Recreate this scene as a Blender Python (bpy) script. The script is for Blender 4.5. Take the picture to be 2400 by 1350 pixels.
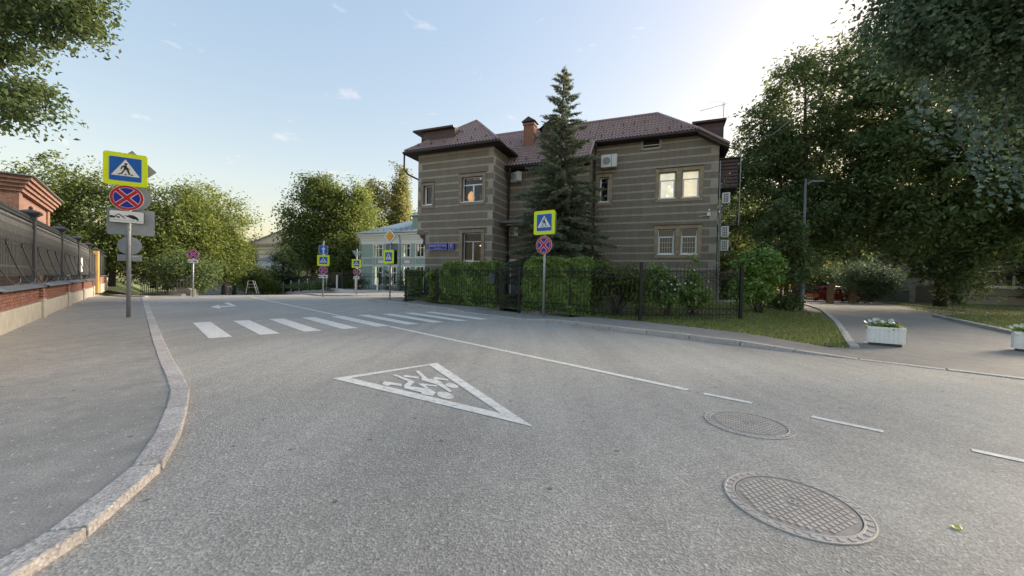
import bpy, math, random
import numpy as np
from mathutils import Vector, Matrix
random.seed(7); rng = np.random.default_rng(7)
R = math.radians
for o in list(bpy.data.objects): bpy.data.objects.remove(o, do_unlink=True)
sc = bpy.context.scene; col = sc.collection

# ------------------------------------------------------------ camera, sky, sun, exposure
CAM_H = 1.4; PITCH = R(-0.95); ROLL = R(1.2)
fwd = Vector((0, math.cos(PITCH), math.sin(PITCH))); r0 = Vector((1, 0, 0)); u0 = r0.cross(fwd)
up = u0*math.cos(ROLL) - r0*math.sin(ROLL); rt = r0*math.cos(ROLL) + u0*math.sin(ROLL)
cd = bpy.data.cameras.new('camera'); cd.sensor_width = 36; cd.lens = 13.5; cd.clip_start = 0.05; cd.clip_end = 3000
cam = bpy.data.objects.new('camera', cd); col.objects.link(cam)
cam.matrix_world = Matrix(((rt.x, up.x, -fwd.x, 0), (rt.y, up.y, -fwd.y, 0), (rt.z, up.z, -fwd.z, CAM_H), (0, 0, 0, 1)))
sc.camera = cam
SUN_AZ = R(60); SUN_EL = R(16)           # clockwise from +Y: hazy evening sun behind the house and the right-hand trees
world = bpy.data.worlds.new('World'); sc.world = world; world.use_nodes = True
wn = world.node_tree; wn.nodes.clear(); wl = wn.links.new
sky = wn.nodes.new('ShaderNodeTexSky'); sky.sky_type = 'NISHITA'; sky.sun_disc = False
sky.sun_elevation = SUN_EL; sky.sun_rotation = SUN_AZ
sky.air_density = 1.5; sky.dust_density = 1.9; sky.ozone_density = 1.5; sky.altitude = 150
tc = wn.nodes.new('ShaderNodeTexCoord'); mp = wn.nodes.new('ShaderNodeMapping'); mp.inputs['Scale'].default_value = (1.0, 1.0, 2.6)
nz = wn.nodes.new('ShaderNodeTexNoise'); nz.inputs['Scale'].default_value = 7.5; nz.inputs['Detail'].default_value = 4; nz.inputs['Roughness'].default_value = 0.62; nz.inputs['Distortion'].default_value = 0.4
cr = wn.nodes.new('ShaderNodeValToRGB'); cr.color_ramp.elements[0].position = 0.63; cr.color_ramp.elements[0].color = (0, 0, 0, 1); cr.color_ramp.elements[1].position = 0.74; cr.color_ramp.elements[1].color = (0.9, 0.9, 0.9, 1)
hs = wn.nodes.new('ShaderNodeHueSaturation'); hs.inputs['Saturation'].default_value = 2.0
warm = wn.nodes.new('ShaderNodeMixRGB'); warm.blend_type = 'MULTIPLY'; warm.inputs[0].default_value = 1.0; warm.inputs[2].default_value = (1.45, 1.22, 1.12, 1)
mixc = wn.nodes.new('ShaderNodeMixRGB'); bg = wn.nodes.new('ShaderNodeBackground'); bg.inputs['Strength'].default_value = 0.108
wo = wn.nodes.new('ShaderNodeOutputWorld')
wl(tc.outputs['Generated'], mp.inputs['Vector']); wl(mp.outputs['Vector'], nz.inputs['Vector']); wl(nz.outputs['Fac'], cr.inputs['Fac'])
gm = wn.nodes.new('ShaderNodeGamma'); gm.inputs['Gamma'].default_value = 0.40
wl(sky.outputs['Color'], gm.inputs['Color']); tn = wn.nodes.new('ShaderNodeMixRGB'); tn.blend_type = 'MULTIPLY'; tn.inputs[0].default_value = 1; tn.inputs[2].default_value = (1.035, .984, .985, 1); wl(gm.outputs['Color'], tn.inputs[1]); wl(tn.outputs[0], hs.inputs['Color']); wl(hs.outputs['Color'], warm.inputs[1])
wl(cr.outputs['Color'], mixc.inputs['Fac']); wl(hs.outputs['Color'], mixc.inputs[1]); wl(warm.outputs['Color'], mixc.inputs[2])
wl(mixc.outputs['Color'], bg.inputs['Color']); wl(bg.outputs['Background'], wo.inputs['Surface'])
sd = bpy.data.lights.new('sun', 'SUN'); sd.energy = 3.0; sd.angle = R(36); sd.color = (1.0, 0.85, 0.66)
sun = bpy.data.objects.new('sun', sd); col.objects.link(sun)
sv = Vector((math.sin(SUN_AZ)*math.cos(SUN_EL), math.cos(SUN_AZ)*math.cos(SUN_EL), math.sin(SUN_EL)))
sun.rotation_euler = sv.to_track_quat('Z', 'Y').to_euler(); sun.location = (30, 40, 60)
vs = sc.view_settings; vs.view_transform = 'Standard'; vs.look = 'None'; vs.gamma = 1.0; vs.use_curve_mapping = False
vs.exposure = 2.42
sc.render.engine = 'CYCLES'; sc.cycles.max_bounces = 6; sc.cycles.diffuse_bounces = 4; sc.cycles.glossy_bounces = 2; sc.cycles.transmission_bounces = 3; sc.cycles.transparent_max_bounces = 6

# ------------------------------------------------------------ materials
MATS = {}
def nodes(name):
    m = bpy.data.materials.new(name); m.use_nodes = True; nt = m.node_tree
    b = nt.nodes['Principled BSDF']; return m, nt, b
def mix_rgb(nt, fac, a, b, blend='MIX'):
    n = nt.nodes.new('ShaderNodeMixRGB'); n.blend_type = blend
    for i, x in enumerate((fac, a, b)):
        if hasattr(x, 'links') or hasattr(x, 'is_linked'): nt.links.new(x, n.inputs[i])
        elif i == 0: n.inputs[0].default_value = x
        else: n.inputs[i].default_value = (*x, 1) if len(x) == 3 else x
    return n.outputs[0]
def tex(nt, kind, scale, detail=4, rough=.55, vec=None, **kw):
    n = nt.nodes.new('ShaderNodeTex'+kind); n.inputs['Scale'].default_value = scale
    if 'Detail' in n.inputs: n.inputs['Detail'].default_value = detail if kind == 'Noise' else 0
    if kind == 'Noise': n.inputs['Roughness'].default_value = rough
    for k, v in kw.items(): setattr(n, k, v)
    if vec is not None: nt.links.new(vec, n.inputs['Vector'])
    return n
def ramp(nt, src, stops):
    n = nt.nodes.new('ShaderNodeValToRGB'); e = n.color_ramp.elements
    while len(e) < len(stops): e.new(0.5)
    for i, (p, c) in enumerate(stops):
        e[i].position = p; e[i].color = (*c, 1) if not isinstance(c, float) else (c, c, c, 1)
    nt.links.new(src, n.inputs['Fac']); return n.outputs['Color']
def bump(nt, b, src, strength, dist=.02):
    n = nt.nodes.new('ShaderNodeBump'); n.inputs['Strength'].default_value = strength; n.inputs['Distance'].default_value = dist
    nt.links.new(src, n.inputs['Height']); nt.links.new(n.outputs['Normal'], b.inputs['Normal'])
def coords(nt, which='Object'):
    n = nt.nodes.new('ShaderNodeTexCoord'); return n.outputs[which]
def wpos(nt):
    n = nt.nodes.new('ShaderNodeNewGeometry'); return n.outputs['Position']
def pm(name, c1, c2=None, scale=8, rough=.7, metal=0., bmp=0., bscale=60, spec=.4, isl=0., world=True, coat=0.):
    """plain weathered material: two tones by noise, fine relief, optional tone per piece"""
    if name in MATS: return MATS[name]
    m, nt, b = nodes(name); c2 = c2 or tuple(x*.75 for x in c1)
    v = wpos(nt) if world else coords(nt)
    t = tex(nt, 'Noise', scale, 6, .6, v)
    c = ramp(nt, t.outputs['Fac'], [(.3, c1), (.72, c2)])
    if isl:
        g = nt.nodes.new('ShaderNodeObjectInfo'); h = nt.nodes.new('ShaderNodeHueSaturation')
        mr = nt.nodes.new('ShaderNodeMapRange'); mr.inputs['To Min'].default_value = 1-isl; mr.inputs['To Max'].default_value = 1+isl
        nt.links.new(g.outputs['Random'], mr.inputs['Value']); nt.links.new(mr.outputs['Result'], h.inputs['Value']); nt.links.new(c, h.inputs['Color']); c = h.outputs['Color']
    nt.links.new(c, b.inputs['Base Color'])
    b.inputs['Roughness'].default_value = rough; b.inputs['Metallic'].default_value = metal; b.inputs['Specular IOR Level'].default_value = spec
    if coat: b.inputs['Coat Weight'].default_value = coat
    if bmp:
        t2 = tex(nt, 'Noise', bscale, 3, .6, v); bump(nt, b, t2.outputs['Fac'], bmp, .01)
    MATS[name] = m; return m
def emit(name, c, s):
    if name in MATS: return MATS[name]
    m, nt, b = nodes(name); t = tex(nt, 'Noise', 2.2, 4, .5, coords(nt))
    cc = ramp(nt, t.outputs['Fac'], [(.3, tuple(x*.75 for x in c)), (.7, c)])
    nt.links.new(cc, b.inputs['Emission Color']); nt.links.new(cc, b.inputs['Base Color']); b.inputs['Emission Strength'].default_value = s
    MATS[name] = m; return m
def leafmat(name, dark, mid, light, trans=.35):
    if name in MATS: return MATS[name]
    m, nt, b = nodes(name); g = nt.nodes.new('ShaderNodeNewGeometry')
    c = ramp(nt, g.outputs['Random Per Island'], [(0, dark), (.55, mid), (1, light)])
    nt.links.new(c, b.inputs['Base Color']); b.inputs['Roughness'].default_value = .55; b.inputs['Specular IOR Level'].default_value = .25
    tr = nt.nodes.new('ShaderNodeBsdfTranslucent'); h = nt.nodes.new('ShaderNodeHueSaturation'); h.inputs['Value'].default_value = 1.3; h.inputs['Hue'].default_value = .485
    nt.links.new(c, h.inputs['Color']); nt.links.new(h.outputs['Color'], tr.inputs['Color'])
    mx = nt.nodes.new('ShaderNodeMixShader'); mx.inputs[0].default_value = trans
    out = nt.nodes['Material Output']; nt.links.new(b.outputs[0], mx.inputs[1]); nt.links.new(tr.outputs[0], mx.inputs[2]); nt.links.new(mx.outputs[0], out.inputs['Surface'])
    MATS[name] = m; return m
def asphalt(name, c_lo, c_hi, speck, patch=.35, cracks=True):
    m, nt, b = nodes(name); v = wpos(nt)
    big = tex(nt, 'Noise', .35, 5, .6, v); mid = tex(nt, 'Noise', 6, 4, .6, v)
    agg = tex(nt, 'Voronoi', 72, vec=v, voronoi_dimensions='2D'); fine = tex(nt, 'Noise', 60, 2, .8, v)
    base = ramp(nt, big.outputs['Fac'], [(.3, c_lo), (.7, c_hi)])
    base = mix_rgb(nt, patch, base, ramp(nt, mid.outputs['Fac'], [(.3, .75), (.7, 1.15)]), 'MULTIPLY')
    st = ramp(nt, agg.outputs['Color'], [(0, .58), (.5, .95), (1, 1.5)])
    base = mix_rgb(nt, speck, base, st, 'MULTIPLY')
    base = mix_rgb(nt, speck*.8, base, ramp(nt, fine.outputs['Fac'], [(.32, .5), (.68, 1.5)]), 'MULTIPLY')
    mpn = nt.nodes.new('ShaderNodeMapping'); mpn.inputs['Rotation'].default_value = (0, 0, R(44)); mpn.inputs['Scale'].default_value = (1.6, .09, 1); nt.links.new(v, mpn.inputs['Vector'])
    wear = tex(nt, 'Noise', 1.4, 4, .6, mpn.outputs['Vector'])     # wheel tracks along the street
    base = mix_rgb(nt, .55, base, ramp(nt, wear.outputs['Fac'], [(.36, .86), (.62, 1.1)]), 'MULTIPLY')
    white = tex(nt, 'Voronoi', 5.5, vec=v, voronoi_dimensions='2D')                           # pale stones and flecks
    base = mix_rgb(nt, ramp(nt, white.outputs['Distance'], [(.03, .75), (.055, 0.)]), base, (.68, .66, .62))
    sp = tex(nt, 'Voronoi', 1.5, vec=v, voronoi_dimensions='2D'); base = mix_rgb(nt, mix_rgb(nt, 1.0, ramp(nt, sp.outputs['Distance'], [(.022, .7), (.036, 0.)]), ramp(nt, sp.outputs['Color'], [(.5, 0.), (.55, 1.)]), 'MULTIPLY'), base, tuple(x*.28 for x in c_lo))
    pt_ = tex(nt, 'Noise', .16, 3, .5, v); base = mix_rgb(nt, .8, base, ramp(nt, pt_.outputs['Fac'], [(.40, .84), (.47, 1.0), (.60, 1.06)]), 'MULTIPLY')
    if cracks:
        wob = tex(nt, 'Noise', 1.3, 5, .6, v); vm = nt.nodes.new('ShaderNodeVectorMath'); vm.operation = 'ADD'
        nt.links.new(v, vm.inputs[0]); nt.links.new(wob.outputs['Color'], vm.inputs[1])
        ck = tex(nt, 'Voronoi', .22, vec=vm.outputs[0], feature='DISTANCE_TO_EDGE')
        base = mix_rgb(nt, ramp(nt, ck.outputs['Distance'], [(.0, .5), (.0035, 0.)]), base, tuple(x*.35 for x in c_lo))
    nt.links.new(base, b.inputs['Base Color']); b.inputs['Roughness'].default_value = .82; b.inputs['Specular IOR Level'].default_value = .35
    bump(nt, b, agg.outputs['Distance'], .5, .006); return m
def brickmat(name, c1, c2, mortar, scale=1.0, bw=.26, rh=.085, axis='xz', dirv=None):
    if name in MATS: return MATS[name]
    m, nt, b = nodes(name); v = coords(nt)
    sp = nt.nodes.new('ShaderNodeSeparateXYZ'); nt.links.new(v, sp.inputs[0]); cb = nt.nodes.new('ShaderNodeCombineXYZ')
    ad = nt.nodes.new('ShaderNodeMath'); ad.operation = 'ADD'; nt.links.new(sp.outputs[0], ad.inputs[0]); nt.links.new(sp.outputs[1], ad.inputs[1])
    nt.links.new(ad.outputs[0], cb.inputs[0]); nt.links.new(sp.outputs[2], cb.inputs[1])
    br = nt.nodes.new('ShaderNodeTexBrick'); br.inputs['Scale'].default_value = scale; br.inputs['Brick Width'].default_value = bw; br.inputs['Row Height'].default_value = rh; br.inputs['Mortar Size'].default_value = .009; br.inputs['Mortar Smooth'].default_value = .3
    br.inputs['Color1'].default_value = (*c1, 1); br.inputs['Color2'].default_value = (*c2, 1); br.inputs['Mortar'].default_value = (*mortar, 1)
    nt.links.new(cb.outputs[0], br.inputs['Vector'])
    n = tex(nt, 'Noise', 9, 6, .65, v); cc = mix_rgb(nt, .55, br.outputs['Color'], ramp(nt, n.outputs['Fac'], [(.3, .6), (.7, 1.35)]), 'MULTIPLY')
    nt.links.new(cc, b.inputs['Base Color']); b.inputs['Roughness'].default_value = .9; bump(nt, b, br.outputs['Fac'], -.6, .012)
    MATS[name] = m; return m
def glassmat(name, tint=(.02, .025, .03), refl=.15):
    if name in MATS: return MATS[name]
    m, nt, b = nodes(name); out = nt.nodes['Material Output']
    gl = nt.nodes.new('ShaderNodeBsdfGlossy'); gl.inputs['Roughness'].default_value = .02; tr = nt.nodes.new('ShaderNodeBsdfTransparent'); tr.inputs['Color'].default_value = (.8, .84, .84, 1)
    fr = nt.nodes.new('ShaderNodeFresnel'); fr.inputs['IOR'].default_value = 1.5+refl; mx = nt.nodes.new('ShaderNodeMixShader')
    nt.links.new(fr.outputs[0], mx.inputs[0]); nt.links.new(tr.outputs[0], mx.inputs[1]); nt.links.new(gl.outputs[0], mx.inputs[2]); nt.links.new(mx.outputs[0], out.inputs['Surface'])
    MATS[name] = m; return m

ROAD = asphalt('road_asphalt', (.35, .327, .289), (.413, .386, .343), .62, cracks=False)
WALK = asphalt('footway_asphalt', (.28, .262, .234), (.338, .316, .283), .2, .6)
DRIVE = asphalt('driveway_asphalt', (.235, .22, .197), (.295, .277, .25), .3, .5, cracks=False)
PAINT = None
def paintmat():
    m, nt, b = nodes('road_paint'); v = wpos(nt)
    n = tex(nt, 'Noise', 9, 8, .8, v); n2 = tex(nt, 'Voronoi', 80, vec=v)
    c = ramp(nt, n.outputs['Fac'], [(.36, (.33, .315, .285)), (.43, (.68, .655, .60)), (.6, (.83, .80, .74)), (.8, (.87, .845, .785))])
    c = mix_rgb(nt, .3, c, ramp(nt, n2.outputs['Color'], [(0, .6), (1, 1.2)]), 'MULTIPLY')
    nt.links.new(c, b.inputs['Base Color']); b.inputs['Roughness'].default_value = .75; bump(nt, b, n2.outputs['Distance'], .4, .005); return m
PAINT = paintmat()
GRANITE = None
def granite():
    m, nt, b = nodes('kerb_granite'); v = wpos(nt); n = tex(nt, 'Voronoi', 70, vec=v); n2 = tex(nt, 'Noise', 3, 5, .6, v)
    c = ramp(nt, n.outputs['Color'], [(0, (.26, .24, .225)), (.4, (.45, .405, .375)), (.75, (.54, .50, .465)), (1, (.70, .665, .63))])
    c = mix_rgb(nt, .5, c, ramp(nt, n2.outputs['Fac'], [(.3, .7), (.7, 1.15)]), 'MULTIPLY')
    oi = nt.nodes.new('ShaderNodeObjectInfo'); c = mix_rgb(nt, .5, c, ramp(nt, oi.outputs['Random'], [(0, .78), (1, 1.12)]), 'MULTIPLY')
    nt.links.new(c, b.inputs['Base Color']); b.inputs['Roughness'].default_value = .85; bump(nt, b, n.outputs['Distance'], .5, .006); return m
GRANITE = granite()
def grassmat():
    m, nt, b = nodes('lawn_soil'); v = wpos(nt); n = tex(nt, 'Noise', 2.5, 6, .65, v); n2 = tex(nt, 'Noise', 45, 4, .7, v)
    c = ramp(nt, n.outputs['Fac'], [(.3, (.06, .075, .025)), (.55, (.10, .12, .04)), (.75, (.15, .13, .075))])
    c = mix_rgb(nt, .7, c, ramp(nt, n2.outputs['Fac'], [(.3, .5), (.7, 1.5)]), 'MULTIPLY')
    nt.links.new(c, b.inputs['Base Color']); b.inputs['Roughness'].default_value = .95; bump(nt, b, n2.outputs['Fac'], .8, .03); return m
LAWN = grassmat()
BLADE = leafmat('grass_blade', (.10, .14, .035), (.19, .24, .065), (.34, .35, .14), .35)
BARK = pm('bark', (.09, .075, .06), (.035, .028, .022), 9, .95, bmp=1.0, bscale=30)
STEEL = pm('galvanised_steel', (.42, .43, .44), (.33, .34, .35), 12, .5, .55, .1, 90)
IRON = pm('dark_iron', (.035, .036, .038), (.022, .022, .024), 10, .5, .2, .2, 60)
BLACKM = pm('black_metal', (.016, .017, .02), (.01, .011, .013), 9, .45, .1)
WHITEP = pm('white_plastic', (.74, .74, .73), (.66, .66, .65), 3, .4)
YELG = pm('fluorescent_yellow', (.72, .86, .01), (.66, .80, .01), 3, .45)
BLUE = pm('sign_blue', (.015, .12, .46), (.012, .10, .40), 4, .4)
NAVY = pm('sign_navy', (.015, .02, .33), (.012, .018, .28), 4, .4)
RED = pm('sign_red', (.50, .015, .03), (.42, .012, .025), 4, .4)
SWHITE = pm('sign_white', (.75, .76, .77), (.68, .69, .70), 4, .4)
SBLACK = pm('sign_black', (.012, .012, .014), (.02, .02, .022), 4, .5)
ORANGE = pm('sign_orange', (.80, .33, .008), (.72, .29, .006), 4, .4)
SBACK = pm('sign_back', (.36, .385, .41), (.29, .31, .335), 5, .5, .35)
GLASS = glassmat('window_glass')

# ------------------------------------------------------------ mesh helpers
class MB:
    def __init__(s): s.v = []; s.f = []
    def add(s, vs, fs):
        k = len(s.v); s.v += [tuple(p) for p in vs]; s.f += [tuple(i+k for i in f) for f in fs]; return s
    def poly(s, pts): return s.add(pts, [tuple(range(len(pts)))])
    def box(s, x0, x1, y0, y1, z0, z1):
        return s.add([(x0, y0, z0), (x1, y0, z0), (x1, y1, z0), (x0, y1, z0), (x0, y0, z1), (x1, y0, z1), (x1, y1, z1), (x0, y1, z1)],
                     [(3, 2, 1, 0), (4, 5, 6, 7), (0, 1, 5, 4), (1, 2, 6, 5), (2, 3, 7, 6), (3, 0, 4, 7)])
    def prism(s, pts, z0, z1):                      # xy outline, counter-clockwise, extruded in z
        n = len(pts); a = [(p[0], p[1], z0) for p in pts] + [(p[0], p[1], z1) for p in pts]
        return s.add(a, [tuple(range(n-1, -1, -1)), tuple(range(n, 2*n))] + [(i, (i+1) % n, n+(i+1) % n, n+i) for i in range(n)])
    def prism_y(s, pts, y0, y1):                    # xz outline, counter-clockwise seen from -y, extruded back to y1
        n = len(pts); a = [(p[0], y0, p[1]) for p in pts] + [(p[0], y1, p[1]) for p in pts]
        return s.add(a, [tuple(range(n)), tuple(range(2*n-1, n-1, -1))] + [(i, n+i, n+(i+1) % n, (i+1) % n) for i in range(n)])
    def tube(s, path, rad, n=8, cap=True):
        P = [Vector(p) for p in path]; rr = rad if hasattr(rad, '__len__') else [rad]*len(P); vs = []; prev = None
        for i, p in enumerate(P):
            t = (P[min(i+1, len(P)-1)] - P[max(i-1, 0)]).normalized()
            a = prev if prev is not None else (Vector((0, 0, 1)) if abs(t.z) < .9 else Vector((1, 0, 0)))
            x = (a - t*a.dot(t)); x = x.normalized() if x.length > 1e-6 else t.orthogonal().normalized(); y = t.cross(x); prev = x
            vs += [p + (x*math.cos(k*2*math.pi/n) + y*math.sin(k*2*math.pi/n))*rr[i] for k in range(n)]
        fs = [(i*n+k, i*n+(k+1) % n, (i+1)*n+(k+1) % n, (i+1)*n+k) for i in range(len(P)-1) for k in range(n)]
        if cap: fs += [tuple(range(n-1, -1, -1)), tuple(range((len(P)-1)*n, len(P)*n))]
        return s.add(vs, fs)
    def lathe(s, prof, n=12, c=(0, 0, 0), sq=False):
        if sq: n = 4
        off = math.pi/4 if sq else 0; vs = []
        for r, z in prof: vs += [(c[0]+r*math.cos(off+k*2*math.pi/n), c[1]+r*math.sin(off+k*2*math.pi/n), c[2]+z) for k in range(n)]
        m = len(prof)
        fs = [(i*n+k, i*n+(k+1) % n, (i+1)*n+(k+1) % n, (i+1)*n+k) for i in range(m-1) for k in range(n)] + [tuple(range(n-1, -1, -1)), tuple(range((m-1)*n, m*n))]
        return s.add(vs, fs)
    def disc_y(s, cx, cz, r, y0, y1, n=24, rx=None):
        return s.prism_y([(cx+(rx or r)*math.cos(k*2*math.pi/n), cz+r*math.sin(k*2*math.pi/n)) for k in range(n)], y0, y1)
    def bar(s, a, b, w, h=None):                     # square bar between two points
        a = Vector(a); b = Vector(b); t = (b-a).normalized(); h = h or w
        x = t.cross(Vector((0, 0, 1))); x = x.normalized() if x.length > 1e-4 else Vector((1, 0, 0)); y = x.cross(t)
        c = [x*w/2+y*h/2, -x*w/2+y*h/2, -x*w/2-y*h/2, x*w/2-y*h/2]
        return s.add([a+k for k in c]+[b+k for k in c], [(0, 1, 2, 3), (7, 6, 5, 4), (0, 4, 5, 1), (1, 5, 6, 2), (2, 6, 7, 3), (3, 7, 4, 0)])
    def mesh(s, name, mat, smooth=False):
        me = bpy.data.meshes.new(name); me.from_pydata(s.v, [], s.f); me.materials.append(mat)
        if smooth: me.polygons.foreach_set('use_smooth', [True]*len(me.polygons))
        me.update(); return me
    def build(s, name, mat, parent=None, smooth=False, bevel=0):
        return link(name, s.mesh(name, mat, smooth), parent, bevel)
def link(name, me, parent=None, bevel=0, loc=None, rz=0, rot=None):
    o = bpy.data.objects.new(name, me); col.objects.link(o)
    if parent: o.parent = parent
    if loc: o.location = loc
    if rot: o.rotation_euler = rot
    elif rz: o.rotation_euler = (0, 0, rz)
    if bevel:
        m = o.modifiers.new('bevel', 'BEVEL'); m.width = bevel; m.segments = 2; m.limit_method = 'ANGLE'; m.angle_limit = R(40)
    return o
def tag(o, label=None, cat=None, group=None, kind=None):
    if label: o['label'] = label
    if cat: o['category'] = cat
    if group: o['group'] = group
    if kind: o['kind'] = kind
    return o
def thing(name, label, cat, loc=(0, 0, 0), rz=0, group=None):
    o = bpy.data.objects.new(name, None); col.objects.link(o); o.location = loc; o.rotation_euler = (0, 0, rz); o.empty_display_size = .2
    return tag(o, label, cat, group)
def struct(name, mb, mat, label=None): 
    return tag(mb.build(name, mat), kind='structure')
def copy_tree(o, parent=None):
    c = o.copy(); col.objects.link(c); c.parent = parent
    for ch in o.children: copy_tree(ch, c)
    return c
def text_mesh(txt, size, mat, name, depth=.002):
    cu = bpy.data.curves.new(name, 'FONT'); cu.body = txt; cu.size = size; cu.align_x = 'CENTER'; cu.align_y = 'CENTER'; cu.extrude = depth
    o = bpy.data.objects.new(name, cu); col.objects.link(o); bpy.context.view_layer.update()
    me = bpy.data.meshes.new_from_object(o.evaluated_get(bpy.context.evaluated_depsgraph_get())); bpy.data.objects.remove(o); bpy.data.curves.remove(cu)
    me.materials.clear(); me.materials.append(mat); me.name = name; return me
def np_mesh(name, verts, quads, mat, parent=None):
    me = bpy.data.meshes.new(name); nv = len(verts); nf = len(quads)
    me.vertices.add(nv); me.vertices.foreach_set('co', np.ascontiguousarray(verts, dtype=np.float32).ravel())
    me.loops.add(nf*4); me.loops.foreach_set('vertex_index', np.ascontiguousarray(quads, dtype=np.int32).ravel())
    me.polygons.add(nf); me.polygons.foreach_set('loop_start', np.arange(0, nf*4, 4, dtype=np.int32))
    me.materials.append(mat); me.update(calc_edges=True); me.validate()
    return link(name, me, parent)

# street frame: s runs along the street away from the camera, t across it to the right
ES = (-.694, .72); ET = (.72, .694)
def ST(s, t, z=0.): return (ES[0]*s+ET[0]*t, ES[1]*s+ET[1]*t, z)
def sstep(x): x = min(1, max(0, x)); return x*x*(3-2*x)
def hgt(x, y):
    """height of the street surface: flat, falling ahead past the crest, rising to the left behind the wall"""
    s = (x*ES[0]+y*ES[1]); t = (x*ET[0]+y*ET[1]); e = max(0, s-32)
    mid = -.046*e*sstep(e/8) if s < 75 else -.046*43
    lef = .034*min(e, 40)*sstep(e/6); rig = -.004*e
    w = sstep((-t-1.5)/3); w2 = sstep((t-14.5)/4)
    return (mid*(1-w)+lef*w)*(1-w2)+rig*w2
def on(x, y, dz=0): return (x, y, hgt(x, y)+dz)
def loft(front, back, rows, zf, nsub=8):
    """sheet between two polylines"""
    def rs(pl, n):
        L = [0]
        for a, b in zip(pl, pl[1:]): L.append(L[-1]+math.dist(a[:2], b[:2]))
        out = []
        for i in range(n+1):
            d = L[-1]*i/n; k = max(j for j in range(len(L)) if L[j] <= d+1e-9); k = min(k, len(pl)-2); f = (d-L[k])/(L[k+1]-L[k])
            out.append((pl[k][0]*(1-f)+pl[k+1][0]*f, pl[k][1]*(1-f)+pl[k+1][1]*f))
        return out
    n = nsub; A = rs(front, n); B = rs(back, n); mb = MB(); vs = []
    for j in range(rows+1):
        f = j/rows
        for i in range(n+1):
            x = A[i][0]*(1-f)+B[i][0]*f; y = A[i][1]*(1-f)+B[i][1]*f; vs.append((x, y, zf(x, y, f)))
    mb.add(vs, [(j*(n+1)+i, j*(n+1)+i+1, (j+1)*(n+1)+i+1, (j+1)*(n+1)+i) for j in range(rows) for i in range(n)])
    return mb

# ------------------------------------------------------------ the setting: ground, road, pavements, lawns
A0 = (-1.2556, 23.3); HA = R(22); HD = (math.cos(HA), -math.sin(HA)); HB = (math.sin(HA), math.cos(HA))   # house frame
def hw(u, v): return (A0[0]+HD[0]*u+HB[0]*v, A0[1]+HD[1]*u+HB[1]*v)
def lawn_z(x, y):
    v = (x-A0[0])*HB[0]+(y-A0[1])*HB[1]; d = -(x-8.2)*.81+(y-9.2)*.586
    c = math.hypot(x-7.9, y-8.6); return .035+.085*sstep((c-.3)/4)+.44*sstep((v+6)/8)*sstep(d/5)
xs = sorted(set([-700, -300, -150] + list(range(-100, 101, 4)) + [150, 300, 700])); ys = sorted(set([-300, -100, -40] + list(range(-20, 121, 4)) + [200, 400, 900]))
g = MB(); g.add([(x, y, hgt(x, y)-.35) for y in ys for x in xs], [(j*len(xs)+i, j*len(xs)+i+1, (j+1)*len(xs)+i+1, (j+1)*len(xs)+i) for j in range(len(ys)-1) for i in range(len(xs)-1)])
struct('ground', g, LAWN)
g = MB(); S_ = list(np.arange(-40, 96, 1.5)); T_ = list(np.arange(-32, 40, 1.5))
g.add([(lambda p: (p[0], p[1], hgt(p[0], p[1])))(ST(s, t)) for s in S_ for t in T_], [(j*len(T_)+i, (j+1)*len(T_)+i, (j+1)*len(T_)+i+1, j*len(T_)+i+1) for j in range(len(S_)-1) for i in range(len(T_)-1)])
road = struct('road', g, ROAD)

def rs_poly(pl, step):
    L = [0]
    for a, b in zip(pl, pl[1:]): L.append(L[-1]+math.dist(a[:2], b[:2]))
    def pt(d):
        d = min(max(d, 0), L[-1]); k = max(j for j in range(len(L)-1) if L[j] <= d+1e-9); f = (d-L[k])/(L[k+1]-L[k])
        return Vector((pl[k][0]*(1-f)+pl[k+1][0]*f, pl[k][1]*(1-f)+pl[k+1][1]*f)), Vector((pl[k+1][0]-pl[k][0], pl[k+1][1]-pl[k][1])).normalized()
    return L[-1], pt
def kerb(name, path, width, ztop, length, zbot=-.1, jit=.006, mat=None):
    """row of kerb stones along a path, each a stone of its own"""
    root = thing(name, None, None, (0, 0, 0)); root['kind'] = 'structure'
    T, pt = rs_poly(path, length); n = max(1, round(T/length)); a = 0
    while a < T-.05:
        ln = length*random.uniform(.85, 1.15); b = min(T, a+ln)
        if T-b < .3*length: b = T
        ks = [a+.009, b-.009]; jz = random.uniform(-jit, jit); jo = random.uniform(-jit, jit); mb = MB(); vs = []
        for k in ks:
            p, d = pt(k); nrm = Vector((-d.y, d.x)); zt = ztop(p.x, p.y) + hgt(p.x, p.y) + jz
            for off, z in ((-width/2+jo, zbot+hgt(p.x, p.y)), (width/2+jo, zbot+hgt(p.x, p.y)), (width/2+jo, zt), (-width/2+jo, zt)): vs.append((p.x+nrm.x*off, p.y+nrm.y*off, z))
        fs = [(0, 1, 2, 3), (7, 6, 5, 4)]
        for i in (0,): fs += [(i, i+4, i+5, i+1), (i+1, i+5, i+6, i+2), (i+2, i+6, i+7, i+3), (i+3, i+7, i+4, i)]
        mb.add(vs, fs).build('kerb_stone', mat or GRANITE, root, bevel=.012); a = b
    return root

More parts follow.
